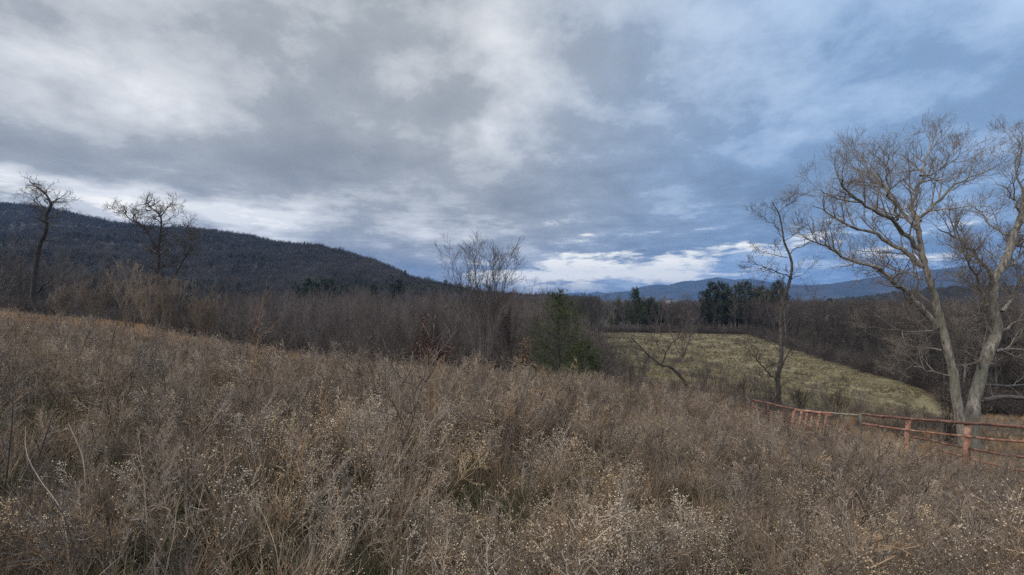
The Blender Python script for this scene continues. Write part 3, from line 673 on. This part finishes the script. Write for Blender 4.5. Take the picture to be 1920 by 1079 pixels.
# brush along wood edges and under the thicket
P=[]
for i in range(1500):
    e=random.random()*9; j=int(e); w=e-j; b=WOODR[j]*(1-w)+WOODR[j+1]*w; off=random.random()**1.3*14-2.6*vn(e*6,3.,1.,8)**2-.4
    P.append((b[0]+off*.8+random.uniform(-.6,.6),b[1]+off*.6+random.uniform(-.6,.6)))
for i in range(420):
    Yb=random.uniform(118,124); P.append((gx(random.uniform(1105,1420),Yb),Yb))
for i in range(1100):
    Yb=random.uniform(32,50); P.append((gx(random.uniform(420,1110),Yb),Yb))
for i in range(900):
    Yb=random.uniform(40,60); P.append((gx(random.uniform(-60,440),Yb),Yb))
for i in range(300):
    Yb=random.uniform(34,110); P.append((gx(random.uniform(1080,1140),Yb),Yb))
P=np.array(P); P=P[~inpoly(PASTP,P[:,0],P[:,1])]; g=gz(P[:,0],P[:,1])
scatter('underbrush',np.stack([P[:,0],P[:,1],g],1),rz(len(P)),uni(rng.uniform(.4,1.15,len(P))),rng.integers(0,4,len(P)),BRV,'dark tangled underbrush along the edges of the woods','underbrush')

# ------------------------------------------------------------------ weeds
def weed(H,nb,dots,lean,stem_r,mats,br=.5,k=3,dot_r=.0056,curl=.08):
    a=Acc(); stem_r*=1.25; d=nrm(np.array([rng.normal()*lean,rng.normal()*lean,1]))
    P=path([0,0,-.03],d,H,8,curl,.0); R=stem_r*np.linspace(1,.45,9); a.tube(P,R,k,0); C=[]
    for i in range(nb):
        t=.28+.7*(i+random.random())/nb; f=t*8; j=min(int(f),7); p=P[j]+(P[j+1]-P[j])*(f-j)
        cd=perp_dir(nrm(P[j+1]-P[j]),random.uniform(.35,.95),random.random()*6.28)
        L=H*.34*(1.25-t)*(.6+.8*random.random())*br*2
        Q=path(p,cd,L,4,.16,.06); a.tube(Q,stem_r*.5*np.linspace(1,.6,5),3,0)
        for m in range(random.randint(3,6)):
            s=random.uniform(.25,1)*4; jj=min(int(s),3); q=Q[jj]+(Q[jj+1]-Q[jj])*(s-jj)
            td=perp_dir(nrm(Q[jj+1]-Q[jj]),random.uniform(.3,.9),random.random()*6.28)
            W=path(q,td,L*.4*(.5+random.random()),2,.15,.08); a.tube(W,np.full(3,stem_r*.36),2,0)
            for _ in range(dots):
                if random.random()<.5: C.append(W[-1]+rng.normal(size=3)*.012)
        if dots: C.append(Q[-1])
    if C: a.octa(C,rng.uniform(.6,1.25,len(C))*dot_r,1)
    return a.mesh('weed',mats)
def tuft(n,H,sp,w,mats,droop=.3):
    a=Acc()
    for i in range(n):
        az=random.random()*6.28; ang=abs(rng.normal())*sp
        d=np.array([math.sin(ang)*math.cos(az),math.sin(ang)*math.sin(az),math.cos(ang)])
        L=H*random.uniform(.5,1.1); r=random.random()*.06
        P=path([r*math.cos(az),r*math.sin(az),-.02],d,L,5,.07,-droop*.12); a.tube(P,w*np.array([1,1,.9,.75,.5,.15]),2,0)
    return a.mesh('tuft',mats)
T_,G_,D_,GO=M['weed_tan'],M['weed_grey'],M['weed_dark'],M['weed_gold']; FL=M['fluff']
WV=[weed(1.0,15,1,.15,.0046,[T_,FL]),weed(.9,18,3,.22,.0036,[T_,FL]),weed(1.1,16,1,.15,.0036,[G_,FL]),weed(.85,20,2,.3,.003,[G_,FL]),
    weed(1.15,14,0,.18,.004,[D_,FL],.55),weed(.95,20,0,.25,.004,[T_,FL]),weed(.8,16,0,.35,.003,[G_,FL],.6,curl=.14),weed(1.0,20,0,.2,.003,[G_,FL],.4),
    tuft(75,.8,.28,.0026,[T_]),tuft(90,.75,.35,.0025,[GO]),tuft(60,.9,.22,.0026,[G_]),weed(1.25,10,0,.12,.0055,[T_,FL],.35)]
GOLD=[tuft(120,.7,.3,.0035,[GO]),tuft(100,.65,.4,.0035,[T_]),tuft(90,.75,.3,.0035,[GO])]
def vnoise(x,y,s,seed): return np.clip((vn(x,y,s*1.1,seed)-.5)*1.7+.5,0,1)
xs=[];ys=[]
def ring(n,y0,y1,pl,pr):
    Y=np.sqrt(rng.random(n)*(y1*y1-y0*y0)+y0*y0); p=rng.uniform(pl,pr,n); return gx(p,Y),Y
N1=ring(1500,.9,3.2,-300,2250); N2=ring(3800,3.2,8,-150,2080); N3=ring(9000,8,20,-80,2010); N4=ring(9500,20,46,-60,1150)
x=np.concatenate([N1[0],N2[0],N3[0],N4[0]]); Y=np.concatenate([N1[1],N2[1],N3[1],N4[1]])
n=len(x)
pxx=x/Y*F+HX
crest=interp([(-100,46),(0,43),(200,36),(400,28),(640,24),(900,22),(1100,22),(1300,22),(1500,23),(1700,22),(2100,22)],pxx)
keep=(Y<crest)&(~inpoly(PASTP,x,Y))&(np.hypot(x,Y)>1.15)&(np.clip(vn(x,Y,1.5,4)*2.8-.78-np.where((pxx<620)&(Y<7),.32,0),.03,1)>rng.random(n)*.95)
x,Y,pxx=x[keep],Y[keep],pxx[keep]; n=len(x)
hgt=rng.uniform(.7,1.1,n)*(.34+.70*vnoise(x,Y,1.0,1)+.30*vnoise(x,Y,.35,21))*np.where(rng.random(n)<.03,1.35,1)
hgt*=np.where(Y<1.6,.55,np.where(Y<3,.78,1))
hgt*=np.where((pxx>1680)&(Y>6.5),.8,1)
hgt*=np.interp((x*.7+Y*.3),[0,7,10,14],[1,1,.95,.62])*np.where((pxx>1580)&(Y>12.5),.6,1)
na=vnoise(x,Y,.45,7); nb=vnoise(x,Y,.8,3); nc=vnoise(x,Y,1.3,9)
idx=np.zeros(n,int)
r=rng.random(n)
# species by patch: fluff heads near bottom centre, grey brush mid, tan grass
A=np.array([0,1,1,3,2]);B=np.array([5,6,7,7,3,4]);Cc=np.array([8,10,8,11,2,5])
pa=na*1.0+np.where((Y<5)&(pxx>400)&(pxx<1300),.2,-.42)+np.where(pxx>1300,.06,0); pa=np.maximum(pa,0); pb=nb+.35; pc=nc+np.where((Y>8)&(pxx<1000),.45,0)
w=np.stack([pa,pb,pc],1)**3; w/=w.sum(1)[:,None]; cs=np.cumsum(w,1)
ch=(r[:,None]>cs).sum(1)
for g_,arr in enumerate((A,B,Cc)):
    m=ch==g_; idx[m]=arr[rng.integers(0,len(arr),m.sum())]
idx[(rng.random(n)<.03+.10*(vnoise(x,Y,.7,12)>.62)+.10*((pxx<420)&(Y<9)))]=4
z=gz(x,Y)
rw=rz(n,.17); la=vn(x,Y,.6,31)*6.3*2; 
scatter('weeds',np.stack([x,Y,z],1),np.stack([rw[:,0]+.22*np.cos(la),rw[:,1]+.22*np.sin(la),rng.uniform(-.8,.8,n)],1),np.stack([hgt*rng.uniform(.9,1.3,n)]*2+[hgt],1),idx,WV,'tall dead tan and grey weeds with pale seed fluff filling the foreground meadow','weeds')
# golden broomsedge on the far left rise
n=5200; p=rng.uniform(-80,560,n); Y=24+rng.random(n)*26; x=gx(p,Y); k=(Y>interp([(-100,30),(100,28),(300,26),(560,24)],p))&(Y<interp([(-100,52),(0,48),(200,40),(400,30),(560,26)],p)); x,Y=x[k],Y[k]
scatter('golden_grass',np.stack([x,Y,gz(x,Y)],1),rz(len(x),.1),uni(rng.uniform(.7,1.15,len(x))),rng.integers(0,3,len(x)),GOLD,'orange tan broom grass on the rise at the far left of the meadow','grass')
# green undergrowth near the viewpoint
GRV=[tuft(45,.34,.5,.0028,[M['green_blade']],.8),tuft(40,.28,.6,.003,[M['green_blade']],.8),tuft(50,.4,.5,.0025,[T_],.8)]
n1=ring(2600,.8,6,-350,2300); n2=ring(3000,6,14,-100,2050); x=np.concatenate([n1[0],n2[0]]);Y=np.concatenate([n1[1],n2[1]])
scatter('undergrowth_grass',np.stack([x,Y,gz(x,Y)],1),rz(len(x),.1),uni(rng.uniform(.7,1.3,len(x))),rng.integers(0,3,len(x)),GRV,'short green and straw coloured grass under the dead weeds','grass')
# pasture grass
PGV=[tuft(40,.16,.7,.007,[M['pasture_blade']],.8),tuft(34,.12,.8,.008,[M['pasture_blade']],.8)]
Pp=[]
n=60000; Y=20+rng.random(n)**1.1*100; p=rng.uniform(1110,1815,n); x=gx(p,Y); k=inpoly(PASTP,x,Y); x,Y=x[k],Y[k]
scatter('pasture_grass',np.stack([x,Y,gz(x,Y)],1),rz(len(x),.1),uni(rng.uniform(.5,1.6,len(x))),rng.integers(0,2,len(x)),PGV,'short dull yellow green grass on the pasture slope','grass')
# rough brown patches at the left and lower part of the pasture
n=19000; Y=19+rng.random(n)**1.2*95; p=rng.uniform(1105,1780,n); x=gx(p,Y)
k=(rng.random(n)<np.clip(interp([(1105,1.0),(1180,.95),(1300,.6),(1420,.22),(1550,.08),(1800,.02)],p)+np.where(Y<33,.5,0)*(p<1560)+np.where(Y<26,.5,0),0,1)*(vnoise(x,Y,.16,2)*1.6)**2)&(~inpoly(WOODR,x,Y)); x,Y=x[k],Y[k]
ii=rng.choice([0,1,2,3,4,5,6,7],len(x)); scatter('pasture_weeds',np.stack([x,Y,gz(x,Y)],1),rz(len(x),.15),uni(np.where(ii<4,rng.uniform(.10,.32,len(x)),rng.uniform(.35,.8,len(x)))),ii,BRV+[WV[4],WV[6],WV[8],WV[5]],'brown weed patches scattered over the near and left part of the pasture','weeds')
# low growth beyond the fence on the right
n=3500; Y=13+rng.random(n)*22; p=rng.uniform(1560,2040,n); x=gx(p,Y); k=(~inpoly(PASTP,x,Y))&(~inpoly(WOODR,x,Y)); x,Y=x[k],Y[k]
scatter('brown_groundcover',np.stack([x,Y,gz(x,Y)],1),rz(len(x),.15),uni(rng.uniform(.25,.5,len(x))),rng.choice([8,9,5,10],len(x)),WV,'low brown grass and weeds behind the rusty fence','groundcover')

# ------------------------------------------------------------------ individual stalks in the foreground
def stalk(name,label,pts,Y0,Y1,r,nb,mat,cat='dead stalk',bl=.25,group=None):
    P=[at(p,q,Y0+(Y1-Y0)*k/(len(pts)-1)) for k,(p,q) in enumerate(pts)]
    b=P[0].copy(); g=g1(b[0],b[1]); 
    base=np.array([b[0],b[1],g])
    e=base if abs(b[2]-g)<3 else base
    Q=smooth_path([np.array([b[0],b[1],g-.05])]+P,4) if b[2]>g+.05 else smooth_path(P,4)
    R=r*np.linspace(1,.35,len(Q)); a=Acc(); a.tube(Q-e,R,5)
    o=tag(link(name,None) if False else link(name,None),label,cat,group) if False else thing(name,e,label,cat,group)
    if 0<nb<=4: grow(lambda l:a,Q[len(Q)//3:]-e,R[len(Q)//3:],0,dict(n=[nb,3],t0=[.1,.3],ang=.6,lift=.2,len=[bl,bl*.4],rl=[r*.5,r*.35],rmin=r*.25,seg=[4,2],wig=.12,up=.03,k=[3,3]))
    link('stem',a.mesh('stem',[mat],True),o)
    if nb>4:
        t=Acc(); grow(lambda l:t,Q[len(Q)//3:]-e,R[len(Q)//3:],0,dict(n=[nb,3],t0=[.1,.3],ang=.6,lift=.2,len=[bl,bl*.4],rl=[r*.5,r*.35],rmin=r*.25,seg=[4,2],wig=.12,up=.03,k=[3,3]))
        link('side_twigs',t.mesh('side_twigs',[mat]),o)
    return o
S='dead_stalk'
stalk(S,'long pale arching stalk in the lower left weeds',[(130,1060),(115,960),(75,900),(50,850),(48,800)],2.6,3.0,.0035,3,M['pale_stalk'],bl=.12)
stalk(S,'pale leaning stalk right of the long arching one',[(160,920),(155,860),(140,820),(128,795)],3.0,3.1,.0035,3,M['pale_stalk'],bl=.1)
stalk(S,'pale straight stalk rising among weeds left of the middle foreground',[(275,1000),(272,930),(265,860),(258,800)],2.9,3.2,.003,4,M['pale_stalk'],bl=.12)
stalk(S,'dark thick stalk at the left edge of the foreground',[(5,960),(14,880),(22,800),(25,745)],3.4,3.4,.008,3,M['bark_dark'],bl=.2)
stalk(S,'dark thick forked stalk right of the left edge stalk',[(40,960),(65,880),(85,820),(100,775)],3.4,3.6,.009,4,M['bark_dark'],bl=.22)
stalk(S,'black stalk slanting low between two pale stalks',[(70,960),(95,905),(118,868)],3.2,3.4,.007,0,M['bark_dark'])
stalk(S,'pale stalk slanting across weeds at the foreground middle left',[(520,1045),(500,980),(478,940),(468,925)],2.8,3.2,.003,4,M['pale_stalk'],bl=.1)
stalk(S,'very thin pale stalk near the bottom edge between the two slanting stalks',[(310,1079),(325,1010),(332,950),(345,905)],2.5,2.7,.0025,3,M['pale_stalk'],bl=.08)
for pts,l in [([(128,740),(140,690),(160,640),(172,608)],'upright thin branch sticking above the meadow near the left shrubs'),
              ([(118,740),(120,680),(112,630),(105,600)],'upright thin branch just left of its neighbour above the meadow'),
              ([(205,720),(207,670),(215,620),(228,590)],'dark thin branch above the meadow below the tall tan shrub'),
              ([(262,720),(258,660),(250,600),(262,560)],'dark thin branch above the meadow below the dense tan shrub'),
              ([(28,690),(30,640),(27,600)],'short thin branch above the meadow at the far left'),
              ([(345,700),(352,650),(362,610)],'dark thin branch above the meadow below the leaning tan shrub')]:
    stalk('thin_branch',l,pts,11,11,.011,6,M['twig_dark'],'branch',bl=.5)
stalk('tall_weed','tall reddish tan branching weed above the meadow left of the thicket',[(462,690),(470,645),(485,595),(495,552)],13,13,.013,12,M['red_stalk'],'weed',bl=.8)
stalk('tall_weed','tall tan weed left of the reddish branching weed',[(448,690),(455,640),(470,600),(478,575)],13.5,13.5,.010,9,M['tan_twig'],'weed',bl=.5)
stalk('tall_weed','lower tan weed right of the reddish branching weed',[(525,690),(535,655),(548,635),(562,622)],14,14,.008,8,M['tan_twig'],'weed',bl=.4)
stalk('tall_weed','dark slanting weed in the middle of the meadow below the reddish weed',[(425,860),(445,800),(470,740),(492,700)],6.5,7,.007,6,M['bark_dark'],'weed',bl=.25)
stalk('thin_branch','long pale broken stem lying across weeds near the middle foreground',[(950,910),(990,890),(1030,868),(1052,856)],4.6,5.0,.005,3,M['pale_stalk'],'branch',bl=.12)
# pale fallen branch in the middle distance
b0=at(950,742,15.5); e=np.array([b0[0],b0[1],g1(b0[0],b0[1])]); o=thing('fallen_branch',e,'pale forked dead branch lying on the weeds in front of the small pine','branch')
for nm,pts,r in [('limb',[(940,760),(958,736),(978,734),(992,728),(1000,716),(1010,700)],.028),('limb',[(958,738),(970,722),(975,700),(976,690)],.022),('limb',[(978,734),(990,736),(1005,722),(1025,712)],.020),('limb',[(975,702),(988,690),(1000,678),(998,668)],.014),('limb',[(962,728),(950,712),(946,700)],.012)]:
    a=Acc(); Q=smooth_path([at(p,q,15.5+.4*math.sin(k*1.7)) for k,(p,q) in enumerate(pts)],4); a.tube(Q-e,r*np.linspace(1,.35,len(Q)),6); link(nm,a.mesh(nm,[M['pale_stalk']],True),o)

# ------------------------------------------------------------------ rusty fence and gates
def bar(a,pts,r,k=8,m=0):
    a.tube(pts,np.full(len(pts),r),k,m,cap=True)
def sag(p,q,n,s):
    t=np.linspace(0,1,n)[:,None]; P=p*(1-t)+q*t; P[:,2]-=s*np.sin(t[:,0]*PI); P+=rng.normal(size=P.shape)*.006; return P
YP=10.4
base=at(1814,905,YP); base[2]=g1(base[0],base[1])
fence=thing('rusty_fence',base,'rusty orange pipe fence with flat posts at the right edge of the meadow','fence')
for p0,w,top,Yq in [(1815,.14,792,YP),(1703,.11,785,11.9)]:
    T=at(p0,top,Yq); a=Acc(); foot=np.array([T[0]-.07,T[1],g1(T[0],T[1])-.1]); a.box(foot-base,T-base,w,.05); link('post',a.mesh('post',[M['rust']]),fence)
def zline(p1,y1,Y1,p2,y2,Y2): return at(p1,y1,Y1),at(p2,y2,Y2)
for (A1,A2,r,mt) in [((1605,776,13.4),(1960,803,8.9),.032,'rust_dark'),((1610,794,13.4),(1960,833,8.9),.024,'rust'),((1690,815,12.2),(1960,865,8.9),.024,'rust_dark'),((1765,845,11.2),(1960,893,8.9),.022,'rust')]:
    a=Acc(); bar(a,sag(at(*A1),at(*A2),14,.03)-base,r*1.05); link('rail',a.mesh('rail',[M[mt]],True),fence)
b=at(1480,770,13.6); b[2]=g1(b[0],b[1])
gate=thing('farm_gate',b,'old rusty pipe gate sinking in the weeds left of the fence','gate')
for (A1,A2,r) in [((1411,750,15.2),(1562,781,13.2),.030),((1413,763,15.2),(1560,796,13.2),.022),((1420,777,15.1),(1545,805,13.3),.022)]:
    a=Acc(); bar(a,sag(at(*A1),at(*A2),10,.01)-b,r); link('rail',a.mesh('rail',[M['rust_dark']],True),gate)
for p,y,Yq in [(1412,750,15.2),(1440,757,14.8),(1470,763,14.4)]:
    a=Acc(); T=at(p,y,Yq); bar(a,np.array([T,T+[.02,0,-.75]])-b,.02); link('upright',a.mesh('upright',[M['rust_dark']],True),gate)
b2=at(1520,780,13.0); b2[2]=g1(b2[0],b2[1])
pan=thing('cattle_panel',b2,'slatted rusty panel leaning against the gate behind tall weeds','panel')
for (A1,A2,r,m) in [((1490,769,13.2),(1560,776,12.6),.034,'rust'),((1500,771,13.1),(1612,779,12.3),.024,'bark_pale')]:
    a=Acc(); bar(a,sag(at(*A1),at(*A2),7,0)-b2,r); link('top_rail',a.mesh('top_rail',[M[m]],True),pan)
for p in (1489,1503,1514,1524,1537,1550):
    T=at(p,771+(p-1490)*.08,13.0); a=Acc(); a.box(T-b2,T+np.array([-.1,.02,-.78])-b2,.06,.03); link('slat',a.mesh('slat',[M['rust']]),pan)
# broken pale post between gate and fence
T=at(1612,777,12.6); a=Acc(); bl=np.array([T[0],T[1],g1(T[0],T[1])]); bar(a,smooth_path([bl+[0,0,-.1],bl+[.02,0,.5],T],3)-bl,.035,8); o=thing('wooden_post',bl,'weathered grey wooden post between the gate and the rusty fence','post'); link('post_shaft',a.mesh('post_shaft',[M['bark_pale']],True),o)
# leafy clump by the twin trunks and fallen log
leafy('leafy_shrub','withered brown leaved bush at the foot of the twin grey trees',1775,19,1.2,[(0,2.6,.5,.35,10),(1.3,1.7,.6,.5,14),(.6,2.3,.5,.4,8)],9,M['leaf_brown'],.10)
def log(label,pts,Y0,r):
    Q=smooth_path([at(p,q,Y0) for p,q in pts],4); e=Q[0].copy(); e[2]=g1(e[0],e[1]); a=Acc(); a.tube(Q-e,r*np.linspace(1,.55,len(Q)),8,cap=True)
    o=thing('fallen_log',e,label,'log'); link('log_trunk',a.mesh('log_trunk',[M['bark_grey']],True),o)
    t=Acc(); grow(lambda l:t,Q-e,r*np.linspace(1,.5,len(Q)),0,dict(oSl,n=[5,4,3])); link('branches',t.mesh('branches',[M['twig_pale']]),o)
log('pale fallen trunk lying behind the twin grey trees',[(1846,752),(1880,745),(1925,748),(1985,757)],22,.13)
log('thin pale fallen limb above the larger fallen trunk',[(1850,722),(1890,724),(1940,722),(1980,730)],24,.06)

# ------------------------------------------------------------------ far houses
def house(px,Y,py,w,d,h,rot,label):
    x=gx(px,Y); z=EYE+(HY-py)/F*Y-h-.8
    root=thing('house',(x,Y,z),label,'house',None,rot)
    a=Acc(); a.box([-w/2,0,h/2],[w/2,0,h/2],d,h); link('wall',a.mesh('wall',[M['white_wall']]),root)
    a=Acc(); o=.4; v=[(-w/2-o,-d/2-o,h),(w/2+o,-d/2-o,h),(w/2+o,d/2+o,h),(-w/2-o,d/2+o,h),(-w/2-o,0,h+1.8),(w/2+o,0,h+1.8)]
    a.addv(np.array(v)+[0,0,.01]); a.quads([[0,1,5,4],[2,3,4,5],[3,2,1,0]]); a.tris([[0,4,3],[1,2,5]]); link('roof',a.mesh('roof',[M['roof_grey']]),root)
    for k in (-.3,0,.3):
        a=Acc(); a.box([k*w-.5,-d/2-.02,h*.55],[k*w+.5,-d/2-.02,h*.55],.06,1.1); link('window',a.mesh('window',[M['glass_dark']]),root)
house(1258,210,568,4,4,1.2,.2,'small pale roofed house showing through the far treeline')
house(1556,120,598,3.4,3,1.8,.5,'tiny white house glimpsed through the bare trees of the right wood')

# ------------------------------------------------------------------ haze
def haze():
    a=Acc(); x0,x1,y0,y1,z0,z1=-6600,6600,-1200,6800,-60,420
    v=[(x,y,z) for z in(z0,z1) for x,y in((x0,y0),(x1,y0),(x1,y1),(x0,y1))]
    a.addv(v); a.quads([[0,3,2,1],[4,5,6,7],[0,1,5,4],[1,2,6,5],[2,3,7,6],[3,0,4,7]])
    m=bpy.data.materials.new('haze_air'); m.use_nodes=True; nt=m.node_tree; nt.nodes.clear()
    out=nt.nodes.new('ShaderNodeOutputMaterial'); pv=nt.nodes.new('ShaderNodeVolumePrincipled')
    pv.inputs['Color'].default_value=(.22,.47,1,1); pv.inputs['Density'].default_value=HAZE; pv.inputs['Anisotropy'].default_value=.0
    nt.links.new(pv.outputs[0],out.inputs['Volume'])
    tag(link('haze',a.mesh('haze',[m])),'thin blue air over the valley and mountains','haze',kind='stuff')
HAZE=.00015
haze()

# ------------------------------------------------------------------ sky
def build_world():
    w=bpy.data.worlds.new('World'); scene.world=w; w.use_nodes=True; nt=w.node_tree; N=nt.nodes; L=nt.links
    bg=N['Background']; bg.inputs['Strength'].default_value=1.0
    tc=N.new('ShaderNodeTexCoord'); sep=N.new('ShaderNodeSeparateXYZ'); L.new(tc.outputs['Generated'],sep.inputs[0])
    def val(s,v):
        if isinstance(v,(int,float)): s.default_value=v
        else: L.new(v,s)
    def m(op,a,b=0.0,c=None):
        n=N.new('ShaderNodeMath'); n.operation=op; val(n.inputs[0],a); val(n.inputs[1],b)
        if c is not None: val(n.inputs[2],c)
        return n.outputs[0]
    def mr(v,a,b,c=0.0,d=1.0,sm=True):
        n=N.new('ShaderNodeMapRange'); n.interpolation_type='SMOOTHSTEP' if sm else 'LINEAR'
        val(n.inputs[0],v)
        for i,q in zip((1,2,3,4),(a,b,c,d)): n.inputs[i].default_value=q
        return n.outputs[0]
    def mix(f,a,b):
        n=N.new('ShaderNodeMix'); n.data_type='RGBA'; val(n.inputs[0],f)
        for s,q in((n.inputs[6],a),(n.inputs[7],b)):
            if isinstance(q,tuple): s.default_value=(*q,1)
            else: L.new(q,s)
        return n.outputs[2]
    X,Y,Z=sep.outputs
    zc=m('MAXIMUM',Z,0.0)
    den=m('ADD',zc,.30)
    px=m('DIVIDE',X,den); py=m('DIVIDE',Y,den)
    cmb=N.new('ShaderNodeCombineXYZ'); L.new(px,cmb.inputs[0]); L.new(py,cmb.inputs[1]); 
    def noise(s,d,seed,rough=.55,dist=0.0,vec=None,stretch=None):
        v=vec or cmb.outputs[0]
        mp=N.new('ShaderNodeMapping'); mp.inputs['Location'].default_value=(seed*3.7,seed*1.9,seed); L.new(v,mp.inputs['Vector'])
        if stretch: mp.inputs['Scale'].default_value=stretch[0]; mp.inputs['Rotation'].default_value=(0,0,stretch[1])
        n=N.new('ShaderNodeTexNoise'); n.inputs['Scale'].default_value=s; n.inputs['Detail'].default_value=d; n.inputs['Roughness'].default_value=rough; n.inputs['Distortion'].default_value=dist
        L.new(mp.outputs[0],n.inputs['Vector']); return n.outputs['Fac']
    az0=m('ARCTAN2',X,Y); el0=m('ARCSINE',Z)
    wn=noise(1.6,5,1.3); wn2=noise(2.1,5,5.1)
    az=m('ADD',az0,m('MULTIPLY',m('SUBTRACT',wn,.5),.40)); el=m('ADD',el0,m('MULTIPLY',m('SUBTRACT',wn2,.5),.13))
    def bump(pxx,pyy,sx,sy,amp,rot=0.0):
        a0=math.atan((pxx-HX)/F); e0=math.atan((HY-pyy)/F*math.cos(a0))
        sa=sx/F*math.cos(a0); se=sy/F*math.cos(a0)
        da=m('SUBTRACT',az,a0); de=m('SUBTRACT',el,e0)
        c,s_=math.cos(rot),math.sin(rot)
        u=m('DIVIDE',m('ADD',m('MULTIPLY',da,c),m('MULTIPLY',de,s_)),sa)
        v=m('DIVIDE',m('SUBTRACT',m('MULTIPLY',de,c),m('MULTIPLY',da,s_)),se)
        q=m('ADD',m('MULTIPLY',u,u),m('MULTIPLY',v,v))
        return m('MULTIPLY',m('EXPONENT',m('MULTIPLY',q,-1.0)),amp)
    # cloud brightness field
    f=m('ADD',m('MULTIPLY',noise(1.9,6,2.0,.5,.2),.55),m('MULTIPLY',noise(4.3,9,7.7,.6,.1),.45))
    v=m('ADD',mr(f,.37,.65,-.22,.19),.57)
    for b in BUMPS: v=m('ADD',v,bump(*b))
    cm2=N.new('ShaderNodeCombineXYZ'); L.new(m('MULTIPLY',az0,5.5),cm2.inputs[0]); L.new(m('MULTIPLY',el0,26.0),cm2.inputs[1])
    n3=noise(1.7,9,11.0,.64,.35,vec=cm2.outputs[0])
    # blueness across the sky
    side=m('MULTIPLY',m('MULTIPLY',mr(m('ADD',az0,m('MULTIPLY',m('SUBTRACT',wn,.5),.3)),-.15,.65),mr(az0,1.7,.95)),mr(el0,.95,.6))
    dark=mix(side,(.19,.21,.235),(.12,.18,.27)); mid=mix(side,(.36,.385,.41),(.22,.335,.515)); lit=mix(side,(.78,.79,.80),(.55,.69,.88))
    v=m('ADD',v,m('MULTIPLY',m('MULTIPLY',m('SUBTRACT',n3,.5),mr(el0,.30,.10)),1.15))
    c1=mix(mr(v,.05,.55,sm=False),dark,mid); c2=mix(mr(v,.5,1.0,sm=False),c1,lit)
    # bright cream gaps low over the horizon
    low=m('MULTIPLY',mr(el0,.005,.05),mr(el0,.24,.09))
    gv=m('ADD',n3,-.02)
    for b in GAPS: gv=m('ADD',gv,bump(*b))
    gap=m('MULTIPLY',mr(gv,.60,.80),low)
    sky=N.new('ShaderNodeTexSky'); sky.sky_type='NISHITA'; sky.sun_disc=False; sky.sun_elevation=SUN_EL; sky.sun_rotation=SUN_ROT
    sk=N.new('ShaderNodeVectorMath'); sk.operation='SCALE'; L.new(sky.outputs[0],sk.inputs[0]); sk.inputs['Scale'].default_value=.06
    gapc=mix(.2,(1.5,1.43,1.24),sk.outputs[0])
    c3=mix(gap,c2,gapc)
    # zenith (outside the frame) is brighter as under any overcast; behind horizon dim ground
    zen=m('MULTIPLY',mr(el0,.62,1.25,1.0,ZEN),1.0)
    sc_=N.new('ShaderNodeVectorMath'); sc_.operation='SCALE'; L.new(c3,sc_.inputs[0]); L.new(zen,sc_.inputs['Scale'])
    L.new(sc_.outputs[0],bg.inputs['Color'])
    w.cycles.sampling_method='MANUAL'; w.cycles.sample_map_resolution=512
SUN_EL=math.radians(38); SUN_AZ=math.radians(-125)   # direction the light comes from: behind and left
SUN_ROT=SUN_AZ
ZEN=4.2
# (px,py, width, height, amount, rot)
BUMPS=[(60,140,300,110,.10,0),(160,160,120,55,.16,-.3),(290,205,110,50,.16,-.3),(30,300,420,50,-.16,0),(150,354,260,24,.42,-.08),(400,398,190,30,.18,-.15),
       (450,110,260,120,-.06,0),(950,80,60,150,.20,.35),(1050,170,90,50,.10,0),(950,215,30,30,.12,0),(830,265,50,18,.12,0),(640,310,220,50,-.14,0),(830,340,220,40,-.10,0),(600,420,300,35,.16,0),
       (700,480,110,28,-.24,0),(1250,330,280,90,-.14,0),(1750,120,260,120,.12,0),(1650,300,300,40,-.10,.2),(1560,240,260,30,.10,.15),(1300,440,260,30,-.16,0),(1050,410,200,30,.05,0),(1450,500,220,16,.15,0),(1780,420,200,60,.08,0)]
GAPS=[(1190,488,290,36,.25,0),(1380,466,160,16,.10,0),(1080,518,200,22,.20,0),(1000,536,200,12,.14,0),(1560,535,200,14,.12,0),(110,362,240,22,.24,0),(400,412,200,14,.12,0),(1800,470,160,20,.10,0),(700,490,160,34,-.3,0)]
build_world()
sl=bpy.data.lights.new('sun','SUN'); sl.energy=SUN_E=1.5; sl.angle=math.radians(18); sl.color=(1,.90,.78)
so=bpy.data.objects.new('sun',sl); COL.objects.link(so); so.location=(-30,-30,40)
import mathutils
dv=mathutils.Vector((math.sin(SUN_AZ)*math.cos(SUN_EL),math.cos(SUN_AZ)*math.cos(SUN_EL),math.sin(SUN_EL)))
so.rotation_euler=dv.to_track_quat('Z','Y').to_euler()

# ------------------------------------------------------------------ camera
cd=bpy.data.cameras.new('camera'); cam=bpy.data.objects.new('camera',cd); COL.objects.link(cam)
cam.location=(0,0,EYE); cam.rotation_euler=(PI/2,0,0); cd.sensor_width=36; cd.lens=36*F/1920; cd.shift_y=(HY-539.5)/1920
cd.clip_start=.05; cd.clip_end=30000
scene.camera=cam
scene.view_settings.view_transform='Standard'; scene.view_settings.look='None'; scene.view_settings.exposure=.3; scene.view_settings.gamma=1
cy=scene.cycles; cy.max_bounces=4; cy.diffuse_bounces=2; cy.glossy_bounces=1; cy.transmission_bounces=1; cy.volume_bounces=0; cy.transparent_max_bounces=4
cy.use_adaptive_sampling=True; cy.adaptive_threshold=.008
cy.use_denoising=False
